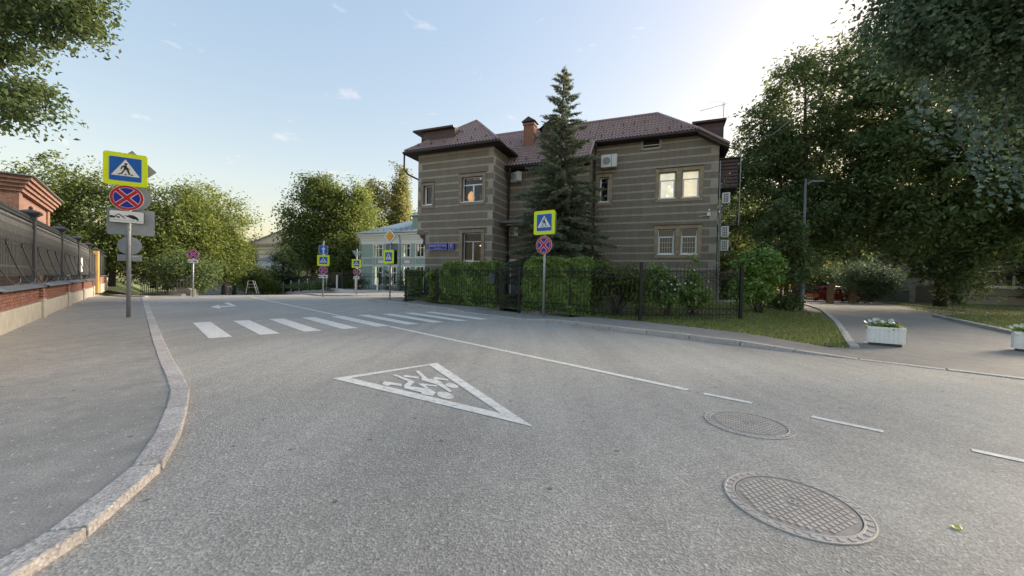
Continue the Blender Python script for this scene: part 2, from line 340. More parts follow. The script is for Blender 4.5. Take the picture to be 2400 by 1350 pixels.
# left footway beside the brick wall, with its granite kerb swinging left towards the camera
KO = [(-21.5, 22.55), (-7.55, 8.30), (-5.37, 6.10), (-4.36, 5.11), (-3.86, 4.61), (-3.58, 4.28), (-3.26, 3.87), (-2.75, 3.19), (-2.46, 2.72), (-2.29, 2.29), (-2.19, 1.97), (-2.11, 1.64), (-2.1, 1.1), (-2.3, .1), (-3.2, -1.6), (-5, -3.6)]
KI = [(-21.65, 22.4), (-7.68, 8.17), (-5.50, 5.97), (-4.49, 4.98), (-4.0, 4.49), (-3.72, 4.18), (-3.41, 3.77), (-2.91, 3.11), (-2.64, 2.66), (-2.48, 2.25), (-2.39, 1.95), (-2.31, 1.63), (-2.34, 1.15), (-2.52, .2), (-3.4, -1.45), (-5.2, -3.45)]
kc = [((a[0]+b[0])/2, (a[1]+b[1])/2) for a, b in zip(KO, KI)]
kerb('footway_kerb', kc, .17, lambda x, y: .064, .8, jit=.003)
WB = [ST(s, -2.3)[:2] for s in (31.5, 26, 20, 15, 12, 9, 7, 5, 4, 3, 1, -1, -3, -5, -7)] 
struct('footway', loft(kc, WB, 6, lambda x, y, f: hgt(x, y)+.052, 90), WALK)
# side street kerb at the far left and its low block
kerb('side_street_kerb', [ST(31.6, .2)[:2], ST(33.0, -.8)[:2], ST(36, -1.4)[:2]], .2, lambda x, y: .10, 1.0)
kerb('far_corner_kerb', [(-21.9, 25.6), (-27, 30.2), (-34, 36.5), (-44, 45)], .22, lambda x, y: .13, 1.2)

# right side: kerb with a dropped part at the crossing and at the drive mouth
def zr(x, y):
    s = x*ES[0]+y*ES[1]
    d = sstep((s-13.6)/.9) + (1-sstep((s-8.6)/.9)); a = .025+.10*min(1, d)
    return .02+(a-.02)*sstep((s-.6)/2.6)
RK = [ST(s, 10.25)[:2] for s in (-14, -8, -3, 0, 2, 4, 7, 9, 11, 13, 15, 18, 21, 23.2)] + [(-9.2, 24.6), (-9.15, 25.3), (-8.8, 26.2), (-7.9, 27.6)]
kerb('street_kerb', RK, .17, zr, 1.15)
front = [ST(s, 10.34)[:2] for s in (1.0, 2.5, 4, 7, 10, 13, 16, 19, 22, 23.2)] + [(-9.05, 25.0), (-8.5, 26.3), (-7.7, 27.6)]
back = [(7.56, 8.73), (6.89, 9.6), (6.15, 11.0), (5.38, 12.04), (4.55, 13.2), (2.4, 15.4), (.3, 17.2), (-.6, 18.2), (-4.2, 21.2), (-6.3, 22.6), (-6.9, 24), (-6.6, 26), (-6.2, 27.6)]
struct('pavement', loft(front, back, 4, lambda x, y, f: zr(x, y)-.006, 60), DRIVE)
struct('driveway', loft([ST(s, 10.34)[:2] for s in (1.0, -3, -8, -14)], [(27.2, 36.5), (33, 44), (45, 52), (62, 40)], 14, lambda x, y, f: .016+.05*sstep(f*6), 14), DRIVE)
LF = [(-6.9, 24.4), (-6.15, 22.35), (-.55, 18.1), (4.5, 13.2), (6.15, 10.95), (7.1, 9.35), (7.7, 8.8), (8.3, 9.3)]
LBk = [(-4, 33), (2, 36), (8, 38), (16, 40), (22, 40), (25, 38.5), (26.2, 37.5), (26.8, 36.5)]
struct('lawn', loft(LF, LBk, 26, lambda x, y, f: lawn_z(x, y), 40), LAWN)
kerb('lawn_kerb', [(7.95, 8.85), (8.95, 10.2), (12.75, 15.05), (18.6, 23.0), (26.9, 36.2)], .17, lambda x, y: .09+.05*sstep((y-9)/3), 1.1)
RL = [(10.6, 3.6), (15.75, 11.7), (21.85, 19.7), (28.4, 22.75), (37.5, 39.1), (37, 47)]
struct('far_lawn', loft(RL, [(40, -5), (60, 5), (75, 15), (85, 25), (85, 45), (75, 60)], 8, lambda x, y, f: .12+.1*sstep(f*3), 20), LAWN)
kerb('far_lawn_kerb', [(10.4, 4.2), (15.66, 11.71), (21.78, 19.76)], .17, lambda x, y: .17, 1.1)
kerb('entrance_kerb', [(28.2, 22.72), (37.35, 39.1), (36.8, 42.6), (33, 45)], .2, lambda x, y: .2, 1.3)
# pavement and steps of kerb on the far side of the cross street, in front of the green house
struct('far_pavement', loft([(-22, 37), (-16.5, 31.2), (-14.3, 28.9), (-12.6, 29.9), (-9, 33.5), (0, 39)], [(-29, 47), (-24, 45), (-19, 42.2), (-14, 41.1), (-9, 40), (0, 41)], 5, lambda x, y, f: hgt(x, y)+.10, 20), pm('pale_paving', (.36, .34, .315), (.28, .265, .25), 3, .9, bmp=.3))
kerb('far_pavement_kerb', [(-22, 37), (-16.5, 31.2), (-14.3, 28.85), (-12.55, 29.85), (-9, 33.5), (0, 39)], .16, lambda x, y: .115, 1.2)

# painted markings, a few millimetres proud
def mark(name, pts, z=.005): return MB().poly([(p[0], p[1], z) for p in pts]).build(name, PAINT, road)
def strip(name, a, b, w, n=1, z=.005):
    a = Vector(a[:2]); b = Vector(b[:2]); d = (b-a).normalized(); q = Vector((-d.y, d.x))*w/2
    return mark(name, [a-q, b-q, b+q, a+q], z)
for k in range(9):
    t = 1.28+.965*k
    mark('crosswalk_stripe', [ST(10.75, t-.21), ST(14.55, t-.21), ST(14.55, t+.21), ST(10.75, t+.21)], .005)
strip('lane_line', ST(14.7, 5.28), ST(31, 5.28), .12); strip('lane_line', ST(2.03, 5.26), ST(10.6, 5.28), .12)
for a, b in (((2.51, 4.95), (2.91, 4.59)), ((3.28, 4.15), (3.68, 3.75)), ((4.08, 3.36), (4.47, 2.95)), ((4.87, 2.53), (5.27, 2.1))): strip('lane_dash', a, b, .085)
tri = MB(); O3 = [(-2.468, 5.309), (-1.236, 6.455), (.235, 3.685)]; I3 = [(-2.229, 5.356), (-1.327, 6.266), (-.09, 4.046)]
for i in range(3):
    j = (i+1) % 3; tri.poly([(*O3[i], .005), (*O3[j], .005), (*I3[j], .005), (*I3[i], .005)])
tri.build('warning_triangle', PAINT, road)
fig = MB()
for pl in ([(-1.715, 5.58), (-1.668, 5.606), (-1.299, 5.231), (-1.309, 4.982), (-1.37, 4.936), (-1.394, 5.053), (-1.391, 5.223)],
           [(-1.705, 5.072), (-1.712, 5.217), (-1.452, 5.11), (-1.413, 4.992), (-1.577, 5.057), (-1.596, 4.989)],
           [(-.673, 4.594), (-.671, 4.532), (-.698, 4.498), (-.747, 4.501), (-.805, 4.539), (-.859, 4.604), (-.894, 4.68), (-.898, 4.747), (-.871, 4.784), (-.819, 4.78), (-.758, 4.738), (-.704, 4.669)]):
    fig.poly([(*p, .005) for p in pl])
fig.poly([(*p, .0055) for p in [(-1.394, 5.053), (-1.314, 4.999), (-1.014, 4.888), (-.911, 4.731), (-.931, 4.606), (-1.004, 4.631), (-1.081, 4.667), (-1.088, 4.729), (-1.351, 4.897)]])
fig.build('running_child_symbol', PAINT, road); fig = MB()
for pl in ([(-1.445, 5.845), (-1.403, 5.865), (-1.157, 5.397), (-1.038, 5.372), (-.93, 5.215), (-.724, 4.815), (-.756, 4.774), (-.957, 5.087), (-1.236, 5.322), (-1.259, 5.458)],
           [(-1.558, 5.541), (-1.522, 5.574), (-1.311, 5.49), (-1.298, 5.399), (-1.512, 5.473)],
           [(-1.232, 5.128), (-1.195, 5.149), (-.961, 5.068), (-.958, 5.008), (-1.113, 5.045), (-1.04, 4.92), (-1.062, 4.89)],
           [(-1.102, 5.471), (-1.074, 5.51), (-.865, 5.386), (-.863, 5.319), (-.992, 5.362), (-1.066, 5.384)],
           [(-.677, 5.03), (-.682, 4.983), (-.709, 4.959), (-.752, 4.965), (-.8, 4.999), (-.84, 5.053), (-.862, 5.113), (-.859, 5.163), (-.831, 5.188), (-.786, 5.181), (-.736, 5.145), (-.697, 5.089)]):
    fig.poly([(*p, .0055) for p in pl])
fig.build('running_child_symbol', PAINT, road)
mark('turn_arrow', [(-13.287, 16.916), (-13.979, 18.345), (-13.383, 17.549), (-13.11, 17.903), (-14.74, 19.608), (-14.775, 20.046), (-12.679, 17.694), (-12.839, 16.898), (-12.281, 16.164)][::-1])
for s in (30.2, 30.9): mark('stop_line_dash', [ST(s, .9), ST(s, 2.0), ST(s+.35, 2.0), ST(s+.35, .9)][::-1]) if s < 30.5 else mark('stop_line_dash', [ST(30.2, 2.5), ST(30.2, 3.6), ST(30.55, 3.6), ST(30.55, 2.5)][::-1])
# small dark stains and flecks of gum on the asphalt are geometry-free: they belong to the material

# manhole covers
CAST = pm('cast_iron_worn', (.54, .485, .435), (.40, .355, .315), 7, .6, .1, .35, 120, spec=.4)
CASTD = pm('cast_iron_dirty', (.37, .33, .295), (.27, .24, .215), 9, .8, .05, .4, 120)
def manhole(loc, rz, label, letter):
    t = thing('manhole_cover', label, 'manhole cover', loc, rz, 'manhole covers in the road')
    fr = MB(); n = 64; prof = [(.425, .001), (.425, .008), (.414, .009), (.409, .0055), (.372, .0055), (.368, .009), (.357, .009), (.356, -.002)]
    for (ra, za), (rb, zb) in zip(prof, prof[1:]):
        fr.add([(r*math.cos(k*2*math.pi/n), r*math.sin(k*2*math.pi/n), z) for r, z in ((ra, za), (rb, zb)) for k in range(n)], [(k, (k+1) % n, n+(k+1) % n, n+k) for k in range(n)])
    fo = fr.build('frame', CAST, t)
    rib = MB().box(-.0165, .0165, -.013, .013, 0, .006).mesh('rib', CAST)
    for k in range(34): 
        a = k*2*math.pi/34; link('rib', rib, fo, loc=(.39*math.cos(a), .39*math.sin(a), .0045), rz=a)
    ld = MB(); ld.poly([(.350*math.cos(k*2*math.pi/n), .350*math.sin(k*2*math.pi/n), .004) for k in range(n)])
    ld.add([(r*math.cos(k*2*math.pi/n), r*math.sin(k*2*math.pi/n), z) for r, z in ((.350, .004), (.350, -.02)) for k in range(n)], [(k, (k+1) % n, n+(k+1) % n, n+k) for k in range(n)])
    lo = ld.build('lid', CASTD, t)
    MB().poly([(.36*math.cos(k*2*math.pi/n), .36*math.sin(k*2*math.pi/n), .0015) for k in range(n)]).build('seat_gap', SBLACK, t)
    st = MB().prism([(-.019, -.015), (.013, -.015), (.019, .015), (-.013, .015)], 0, .005).mesh('stud', CAST)
    for i in range(-8, 9):
        for j in range(-8, 9):
            x = i*.047+(.0235 if j % 2 else 0); y = j*.041
            if math.hypot(x, y) < .318 and math.hypot(x, y) > .062: link('stud', st, lo, loc=(x, y, .0042))
    t.scale = (.94, .94, 1)
    link('letter', text_mesh(letter, .11, CAST, 'letter', .003), lo, loc=(0, 0, .0055))
    return t
manhole((1.86, 2.47, 0), R(205), 'nearer cast iron manhole cover with rhombic studs, larger in the picture', 'B')
manhole((2.44, 3.9, 0), R(150), 'farther cast iron manhole cover, between the white lane dashes and the nearer cover', 'B')
fl = MB(); fl.add([(0, 0, .012), (.03, .035, .02), (.075, .02, .008), (.10, -.005, .018), (.07, -.03, .01), (.03, -.028, .016)], [(0, 1, 2, 5), (5, 2, 3, 4)])
o = fl.build('fallen_leaf', leafmat('pale_leaf', (.4, .45, .12), (.45, .5, .15), (.5, .52, .2), .2)); o.location = (2.62, 2.22, 0); o.rotation_euler = (0, 0, .6); o.scale = (.75, .75, .75)
tag(o, 'single pale green leaf lying on the asphalt right of the nearer manhole', 'leaf')

# ------------------------------------------------------------ the dark stucco house
STUCCO = None
def stucco():
    m, nt, b = nodes('dark_stucco'); v = coords(nt); n = tex(nt, 'Noise', 1.1, 6, .65, v); n2 = tex(nt, 'Noise', 90, 3, .7, v); n3 = tex(nt, 'Voronoi', 1.9, vec=v)
    c = ramp(nt, n.outputs['Fac'], [(.28, (.175, .148, .116)), (.55, (.21, .179, .143)), (.78, (.248, .213, .173))])
    c = mix_rgb(nt, .35, c, ramp(nt, n2.outputs['Fac'], [(.3, .7), (.7, 1.3)]), 'MULTIPLY')
    c = mix_rgb(nt, ramp(nt, n3.outputs['Distance'], [(.012, .6), (.03, 0.)]), c, (.3, .27, .23))
    mpn = nt.nodes.new('ShaderNodeMapping'); mpn.inputs['Scale'].default_value = (5, 5, .35); nt.links.new(v, mpn.inputs['Vector'])
    dr = tex(nt, 'Noise', 1.2, 5, .7, mpn.outputs['Vector']); c = mix_rgb(nt, .4, c, ramp(nt, dr.outputs['Fac'], [(.35, .72), (.65, 1.18)]), 'MULTIPLY')
    nt.links.new(c, b.inputs['Base Color']); b.inputs['Roughness'].default_value = .92; bump(nt, b, n2.outputs['Fac'], .5, .008); return m
STUCCO = stucco()
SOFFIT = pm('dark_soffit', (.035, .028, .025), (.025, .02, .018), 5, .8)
QUOIN = pm('quoin_stone', (.40, .36, .31), (.29, .26, .225), 16, .9, bmp=.6, bscale=50, isl=.15, world=False)
MORTAR = pm('course_line', (.62, .58, .50), (.45, .41, .35), 5, .9, bmp=.4)
SANDST = pm('window_sandstone', (.38, .30, .195), (.29, .225, .15), 6, .9, bmp=.4, bscale=60, isl=.12)
SANDDK = pm('window_stone_brown', (.32, .26, .195), (.24, .195, .148), 6, .9, bmp=.4, bscale=60, isl=.12)
RTILE = pm('metal_tile', (.33, .225, .21), (.26, .175, .165), 1.2, .36, .0, .1, 40, spec=.5)
GUT = pm('gutter_brown', (.055, .034, .032), (.04, .026, .024), 6, .45)
WPVC = pm('window_pvc', (.84, .84, .84), (.78, .78, .78), 3, .35)
CHIMB = brickmat('chimney_brick', (.26, .085, .045), (.19, .06, .035), (.33, .28, .24), 1, .25, .085)
SIDING = pm('dormer_siding', (.105, .065, .06), (.075, .048, .046), 3, .6)
house = thing('stucco_house', 'dark brown stucco house with pale course lines and maroon tiled roof', 'house', (A0[0], A0[1], 0), -HA)
CZ = [2.84+.4705*k for k in range(-2, 17)]             # heights of the string courses

def wall_panel(parent, x0, x1, z0, z1, y, holes, depth=.3, top=None, name='wall'):
    """front wall (facing -y) with real openings and reveals"""
    X = sorted(set([x0, x1]+[h[0] for h in holes]+[h[1] for h in holes])); Z = sorted(set([z0, z1]+[h[2] for h in holes]+[h[3] for h in holes])); mb = MB()
    for a, b in zip(X, X[1:]):
        for c, d in zip(Z, Z[1:]):
            if any(h[0]-1e-6 <= a and b <= h[1]+1e-6 and h[2]-1e-6 <= c and d <= h[3]+1e-6 for h in holes): continue
            mb.poly([(a, y, c), (b, y, c), (b, y, d), (a, y, d)])
    for a, b, c, d in holes:
        e = y+depth
        mb.poly([(a, y, c), (a, y, d), (a, e, d), (a, e, c)]); mb.poly([(b, y, c), (b, e, c), (b, e, d), (b, y, d)])
        mb.poly([(a, y, d), (b, y, d), (b, e, d), (a, e, d)]); mb.poly([(a, y, c), (a, e, c), (b, e, c), (b, y, c)])
    if top: mb.poly(top)
    return mb.build(name, STUCCO, parent)
def courses(parent, x0, x1, y, zs, gaps, axis='x'):
    """each string course is a pair of thin pale lines, broken at the windows"""
    for z in zs:
        segs = [(x0, x1)]
        for a, b, c, d in gaps:
            if c-.02 < z < d+.02:
                ns = []
                for p, q in segs:
                    if b <= p or a >= q: ns.append((p, q)); continue
                    if a > p: ns.append((p, a))
                    if b < q: ns.append((b, q))
                segs = ns
        for p, q in segs:
            if q-p < .05: continue
            mb = MB()
            for dz in (-.028, .028):
                if axis == 'x': mb.box(p, q, y-.008, y+.01, z+dz-.0115, z+dz+.0115)
                else: mb.box(y-.01, y+.008, p, q, z+dz-.0115, z+dz+.0115)
            mb.build('string_course', MORTAR, parent)
def quoins(parent, xc, side, y, zlo, zhi, w=.33, start=0, axis='x'):
    for k, (a, b) in enumerate(zip(CZ, CZ[1:])):
        if a < zlo or b > zhi: continue
        if (k+start) % 2: continue
        mb = MB(); x0, x1 = (xc-w, xc) if side > 0 else (xc, xc+w)
        if axis == 'x': mb.box(x0, x1, y-.012, y+.02, a+.05, b-.05)
        else: mb.box(y-.02, y+.012, x0, x1, a+.05, b-.05)
        mb.build('quoin', QUOIN, parent, bevel=.006)
INT = pm('dark_room', (.03, .028, .026), (.015, .014, .013), 2, .9)
CURT = pm('grey_curtain', (.25, .25, .24), (.16, .16, .155), 14, .9)
def window(parent, x0, x1, z0, z1, y, style, rec=.2):
    w = thing('window', None, None, (0, 0, 0)); w.parent = parent; yf = y+rec; fw = .055
    fr = MB(); fr.box(x0, x0+fw, yf, yf+.06, z0, z1).box(x1-fw, x1, yf, yf+.06, z0, z1).box(x0+fw, x1-fw, yf, yf+.06, z1-fw, z1).box(x0+fw, x1-fw, yf, yf+.06, z0, z0+fw)
    zt = z0+(z1-z0)*.70; xm = (x0+x1)/2
    if style in ('tee', 'tee_grille'):
        fr.box(x0+fw, x1-fw, yf-.004, yf+.064, zt-.035, zt+.035); fr.box(xm-.045, xm+.045, yf-.008, yf+.056, z0+fw, zt-.035)
        fr.box(x0+fw, xm-.045, yf-.012, yf+.05, z0+fw, z0+fw+.05)
    elif style in ('transom', 'bars'):
        fr.box(x0+fw, x1-fw, yf-.004, yf+.064, zt-.035, zt+.035)
        fr.box(x0+fw, x0+fw+.05, yf-.006, yf+.05, z0+fw, zt-.035).box(x1-fw-.05, x1-fw, yf-.006, yf+.05, z0+fw, zt-.035).box(x0+fw+.05, x1-fw-.05, yf-.006, yf+.05, z0+fw, z0+fw+.05)
    elif style == 'narrow':
        fr.box(x0+fw, x0+fw+.05, yf-.006, yf+.05, z0+fw, z1-fw).box(x1-fw-.05, x1-fw, yf-.006, yf+.05, z0+fw, z1-fw).box(x0+fw+.05, x1-fw-.05, yf-.006, yf+.05, z0+fw, z0+fw+.06)
    fr.build('frame', WPVC, w, bevel=.006)
    MB().poly([(x0+fw, yf+.03, z0+fw), (x1-fw, yf+.03, z0+fw), (x1-fw, yf+.03, z1-fw), (x0+fw, yf+.03, z1-fw)]).build('pane', GLASS, w)
    MB().box(x0-.06, x1+.06, y-.05, yf, z0-.03, z0+.012).build('sill', WPVC, w, bevel=.006)
    return w, zt, yf
def backing(parent, x0, x1, z0, z1, y, mat, name='curtain'): return MB().poly([(x0, y, z0), (x1, y, z0), (x1, y, z1), (x0, y, z1)]).build(name, mat, parent)
def surround(parent, x0, x1, z0, z1, y, mat, jw=.2, mull=None, apron=True):
    """stone window surround: slanted voussoirs above, jamb stones, flat apron below"""
    xa, xb, zt = x0-jw, x1+jw, z1+jw; yo = y-.045
    n = max(4, round((xb-xa)/.17)); st = (xb-xa)/n; sl = .09
    for i in range(n):
        a = xa+i*st; b = a+st-.007; s0 = 0 if i == 0 else sl; s1 = 0 if i == n-1 else sl
        MB().prism_y([(a+(-.5*s0), z1), (b+(-.5*s1), z1), (b+.5*s1, zt), (a+.5*s0, zt)], yo, y+.01).build('voussoir', mat, parent)
    cols = [(xa, x0), (x1, xb)] + ([mull] if mull else [])
    for a, b in cols:
        m = max(3, round((z1-z0)/.21)); h = (z1-z0)/m
        for i in range(m):
            MB().prism_y([(a, z0+i*h+(-.05 if i else 0)), (b, z0+i*h+.05*(i > 0)), (b, z0+(i+1)*h-.006+.05*(i < m-1)), (a, z0+(i+1)*h-.006-.05*(i < m-1))] if (b-a) < .25 else [(a, z0+i*h), (b, z0+i*h), (b, z0+(i+1)*h-.006), (a, z0+(i+1)*h-.006)], yo, y+.01).build('jamb_stone', mat, parent)
    MB().box(xa-.02, xb+.02, yo-.05, y, zt+.004, zt+.03).build('drip_ledge', GUT, parent)
    if apron: MB().box(xa+.03, xb-.03, yo+.01, y+.01, z0-.2, z0-.032).build('apron', mat, parent)

# --- left wing
hl = [(-2.17, -.71, 6.29, 7.84), (-5.02, -4.36, 6.26, 7.52), (-2.06, -.74, 2.60, 4.38)]
wall_panel(house, -5.45, 0, 4.5, 9.62, 0, [h for h in hl if h[2] > 4.5]+[], .3)
wall_panel(house, -4.8, 0, 0, 4.5, 0, [hl[2]], .3)
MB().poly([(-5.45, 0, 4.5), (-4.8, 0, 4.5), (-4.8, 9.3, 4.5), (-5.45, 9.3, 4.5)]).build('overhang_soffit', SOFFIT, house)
MB().box(-5.47, -4.8, -.012, .3, 4.38, 4.5).build('overhang_ledge', STUCCO, house)
MB().poly([(0, 0, 0), (0, 2.3, 0), (0, 2.3, 9.62), (0, 0, 9.62)]).build('wall', STUCCO, house)
MB().poly([(-5.45, 0, 4.5), (-5.45, 0, 9.62), (-5.45, 9.3, 9.62), (-5.45, 9.3, 4.5)]).poly([(-4.8, 0, 0), (-4.8, 0, 4.5), (-4.8, 9.3, 4.5), (-4.8, 9.3, 0)]).build('wall', STUCCO, house)
br = MB().prism_y([(-4.8, 4.36), (-5.42, 4.36), (-5.40, 4.2), (-5.15, 4.05), (-5.2, 3.8), (-5.0, 3.6), (-5.05, 3.3), (-4.92, 3.0), (-4.97, 2.7), (-4.86, 2.4), (-4.8, 2.3)][::-1], .25, .75); br.build('corbel', SIDING, house)
gl = [(h[0]-.22, h[1]+.22, h[2]-.22, h[3]+.22) for h in hl]
courses(house, -5.45, 0, 0, [z for z in CZ if 4.6 < z < 9.5], gl); courses(house, -4.8, 0, 0, [z for z in CZ if 2 < z < 4.5], gl)
courses(house, 0, 2.3, 0, [z for z in CZ if 2 < z < 9.5], [], 'y')
quoins(house, 0, 1, 0, 2.3, 9.6, .35, 1); quoins(house, 0, -1, 0, 2.3, 9.6, .22, 0, 'y'); quoins(house, -5.45, -1, 0, 4.7, 9.6, .3, 0); quoins(house, -4.8, -1, 0, 2.3, 4.5, .28, 0)
surround(house, -2.17, -.71, 6.29, 7.84, 0, SANDDK, .2); surround(house, -5.02, -4.36, 6.26, 7.52, 0, SANDDK, .18); surround(house, -2.06, -.74, 2.60, 4.38, 0, SANDDK, .22)
w, zt, yf = window(house, -2.17, -.71, 6.29, 7.84, 0, 'tee'); backing(w, -2.3, -.5, 6.2, 8, 1.3, INT, 'room'); 
WARML = emit('warm_lamp_glow', (1.0, .50, .2), .17)
MB().lathe([(.02, 0), (.16, .1), (.23, .3), (.19, .52), (.10, .66), (.03, .72)], 10, (-1.78, .55, 6.36)).build('indoor_lamp', WARML, w, True)
MB().lathe([(.02, 0), (.1, .03), (.06, .2), (.11, .4), (.03, .55)], 8, (-1.05, .5, 6.36)).build('indoor_ornament', CURT, w, True)
w, zt, yf = window(house, -5.02, -4.36, 6.26, 7.52, 0, 'narrow'); backing(w, -5.2, -4.2, 6.2, 7.7, .9, INT, 'room'); MB().lathe([(.02, 0), (.12, .15), (.16, .4), (.05, .8)], 8, (-4.62, .6, 6.4)).build('indoor_lamp', WARML, w, True)
w, zt, yf = window(house, -2.06, -.74, 2.60, 4.38, 0, 'tee'); backing(w, -2.2, -.6, 2.5, 4.5, 1.0, pm('brown_room', (.10, .055, .03), (.06, .035, .02), 3, .9), 'room')
MB().box(-1.25, -.85, .8, .83, 3.62, 3.68).build('indoor_strip_lamp', emit('strip_glow', (1.0, .75, .4), 1.0), w)
gr = MB()                                               # white scroll grille in front of the glass
for i in range(9):
    for j in range(13):
        cx = -2.06+.075+i*.147; cz = 2.68+j*.14
        if cz < 4.33: gr.tube([(cx+.072*math.cos(a*math.pi/3), .15, cz+.085*math.sin(a*math.pi/3)) for a in range(7)], .006, 4, False)
gr.build('grille', BLACKM, w)
# --- middle part, mostly behind the spruce
wall_panel(house, 0, 5.3, 0, 8.6, 2.3, [], .2)
courses(house, .02, 5.3, 2.3, [z for z in CZ if 2 < z < 8.5], []); quoins(house, 5.3, 1, 2.3, 2.3, 8.6, .3, 1)
MB().poly([(5.3, 2.3, 0), (5.3, 3.7, 0), (5.3, 3.7, 10.2), (5.3, 2.3, 8.8)]).build('wall', STUCCO, house)
MB().box(.1, 1.9, .9, 2.295, 5.05, 5.2).build('entrance_canopy', pm('canopy_concrete', (.2, .19, .18), (.15, .145, .14), 4, .9), house)
dr = thing('door', None, None); dr.parent = house
MB().box(.35, 1.25, 2.26, 2.298, .62, 2.75).build('leaf', pm('door_grey', (.2, .2, .2), (.15, .15, .15), 3, .6), dr); d2 = MB().box(.25, .35, 2.22, 2.297, .62, 2.85).box(1.25, 1.35, 2.22, 2.297, .62, 2.85).box(.35, 1.25, 2.22, 2.297, 2.75, 2.85); d2.build('frame', WPVC, dr)
MB().tube([(1.15, 2.24, 1.6), (1.15, 2.18, 1.6), (1.03, 2.18, 1.6)], .012, 6).build('handle', STEEL, dr)
# --- right block
hr = [(9.28, 10.19, 6.56, 8.16), (10.56, 11.47, 6.56, 8.16), (9.30, 10.21, 3.22, 4.74), (10.56, 11.45, 3.22, 4.74), (5.72, 6.32, 6.56, 8.14), (8.27, 9.27, 9.66, 10.16)]
wall_panel(house, 5.3, 12.45, 0, 9.36, 3.7, hr[:5], .3, name='wall'); 
wall_panel(house, 5.3, 11.3, 9.36, 10.28, 3.7, [hr[5]], .25, [(11.3, 3.7, 9.36), (12.45, 3.7, 9.36), (12.45, 3.7, 9.58), (11.3, 3.7, 10.28)])
MB().poly([(12.45, 3.7, 0), (12.45, 9.3, 0), (12.45, 9.3, 9.58), (12.45, 3.7, 9.58)]).poly([(12.45, 9.3, 0), (-5.45, 9.3, 0), (-5.45, 9.3, 9.6), (12.45, 9.3, 9.6)]).build('wall', STUCCO, house)
gr_ = [(9.05, 11.68, 6.33, 8.4), (9.07, 11.67, 3.0, 4.98), (5.45, 6.55, 6.33, 8.38), (8.2, 9.35, 9.5, 10.3)]
courses(house, 5.3, 12.45, 3.7, [z for z in CZ if 2 < z < 9.45], gr_); courses(house, 5.3, 11.9, 3.7, [z for z in CZ if 9.45 < z < 10.2], gr_)
quoins(house, 12.45, 1, 3.7, 1.9, 9.5, .4, 1)
MB().box(5.32, 12.47, 3.66, 3.72, 0, 1.72).build('plinth', STUCCO, house); MB().box(5.3, 12.5, 3.60, 3.73, 1.72, 1.82).build('plinth_moulding', STUCCO, house)
surround(house, 9.28, 11.47, 6.56, 8.16, 3.7, SANDST, .2, (10.24, 10.52)); surround(house, 9.30, 11.45, 3.22, 4.74, 3.7, SANDST, .22, (10.26, 10.51)); surround(house, 5.72, 6.32, 6.56, 8.14, 3.7, SANDST, .2)
GLOW = emit('cream_emission', (1.0, .92, .72), .17); GLOW2 = emit('warm_cream_emission', (1.0, .86, .62), .17)  # emissive sheets behind the glass give the upper right panes their cream tone
w, zt, yf = window(house, 9.28, 10.19, 6.56, 8.16, 3.7, 'transom'); backing(w, 9.1, 10.3, 6.4, 8.3, 4.5, GLOW, 'cream_backing')
lm = emit('ceiling_spot', (1.0, .93, .75), 1.0)
for a, b in ((9.85, 7.45), (10.0, 7.25), (9.75, 6.9)): MB().disc_y(a, b, .035, 4.46, 4.49, 10).build('ceiling_spot', lm, w)
w, zt, yf = window(house, 10.56, 11.47, 6.56, 8.16, 3.7, 'transom'); backing(w, 10.45, 11.6, 6.4, 8.3, 4.3, GLOW2, 'warm_cream_backing')
for x0, x1 in ((9.30, 10.21), (10.56, 11.45)):
    w, zt, yf = window(house, x0, x1, 3.22, 4.74, 3.7, 'bars'); backing(w, x0-.1, x1+.1, 3.1, 4.9, 4.6, INT, 'room')
    cu = MB(); n = 22
    for i in range(n): 
        a = x0+.06+(x1-x0-.12)*i/n; b = x0+.06+(x1-x0-.12)*(i+1)/n; ya = yf+.14+.02*(i % 2); yb = yf+.14+.02*((i+1) % 2); cu.poly([(a, ya, zt), (b, yb, zt), (b, yb, 4.7), (a, ya, 4.7)])
    cu.build('curtain', pm('green_curtain', (.10, .115, .10), (.07, .08, .07), 9, .9), w)
    for i in range(1, 5): MB().box(x0+.11+(x1-x0-.22)*i/5-.0055, x0+.11+(x1-x0-.22)*i/5+.0055, yf-.03, yf-.014, 3.33, zt-.04).build('grille_bar', WPVC, w)
    for i in (1, 2): MB().box(x0+.1, x1-.1, yf-.046, yf-.031, 3.33+(zt-3.37)*i/3-.0055, 3.33+(zt-3.37)*i/3+.0055).build('grille_bar', WPVC, w)
w, zt, yf = window(house, 5.72, 6.32, 6.56, 8.14, 3.7, 'narrow'); backing(w, 5.6, 6.4, 6.4, 8.3, 4.5, INT, 'room')
aw = thing('attic_window', None, None); aw.parent = house
f = MB().box(8.19, 8.3, 3.64, 3.76, 9.62, 10.2).box(9.24, 9.35, 3.64, 3.76, 9.62, 10.2).box(8.3, 9.24, 3.64, 3.76, 9.56, 9.7); f.build('frame', QUOIN, aw); MB().box(8.3, 9.24, 3.69, 3.72, 9.84, 9.87).build('bar', WPVC, aw)
MB().poly([(8.3, 3.8, 9.7), (9.24, 3.8, 9.7), (9.24, 3.8, 10.2), (8.3, 3.8, 10.2)]).build('pane', BLACKM, aw)

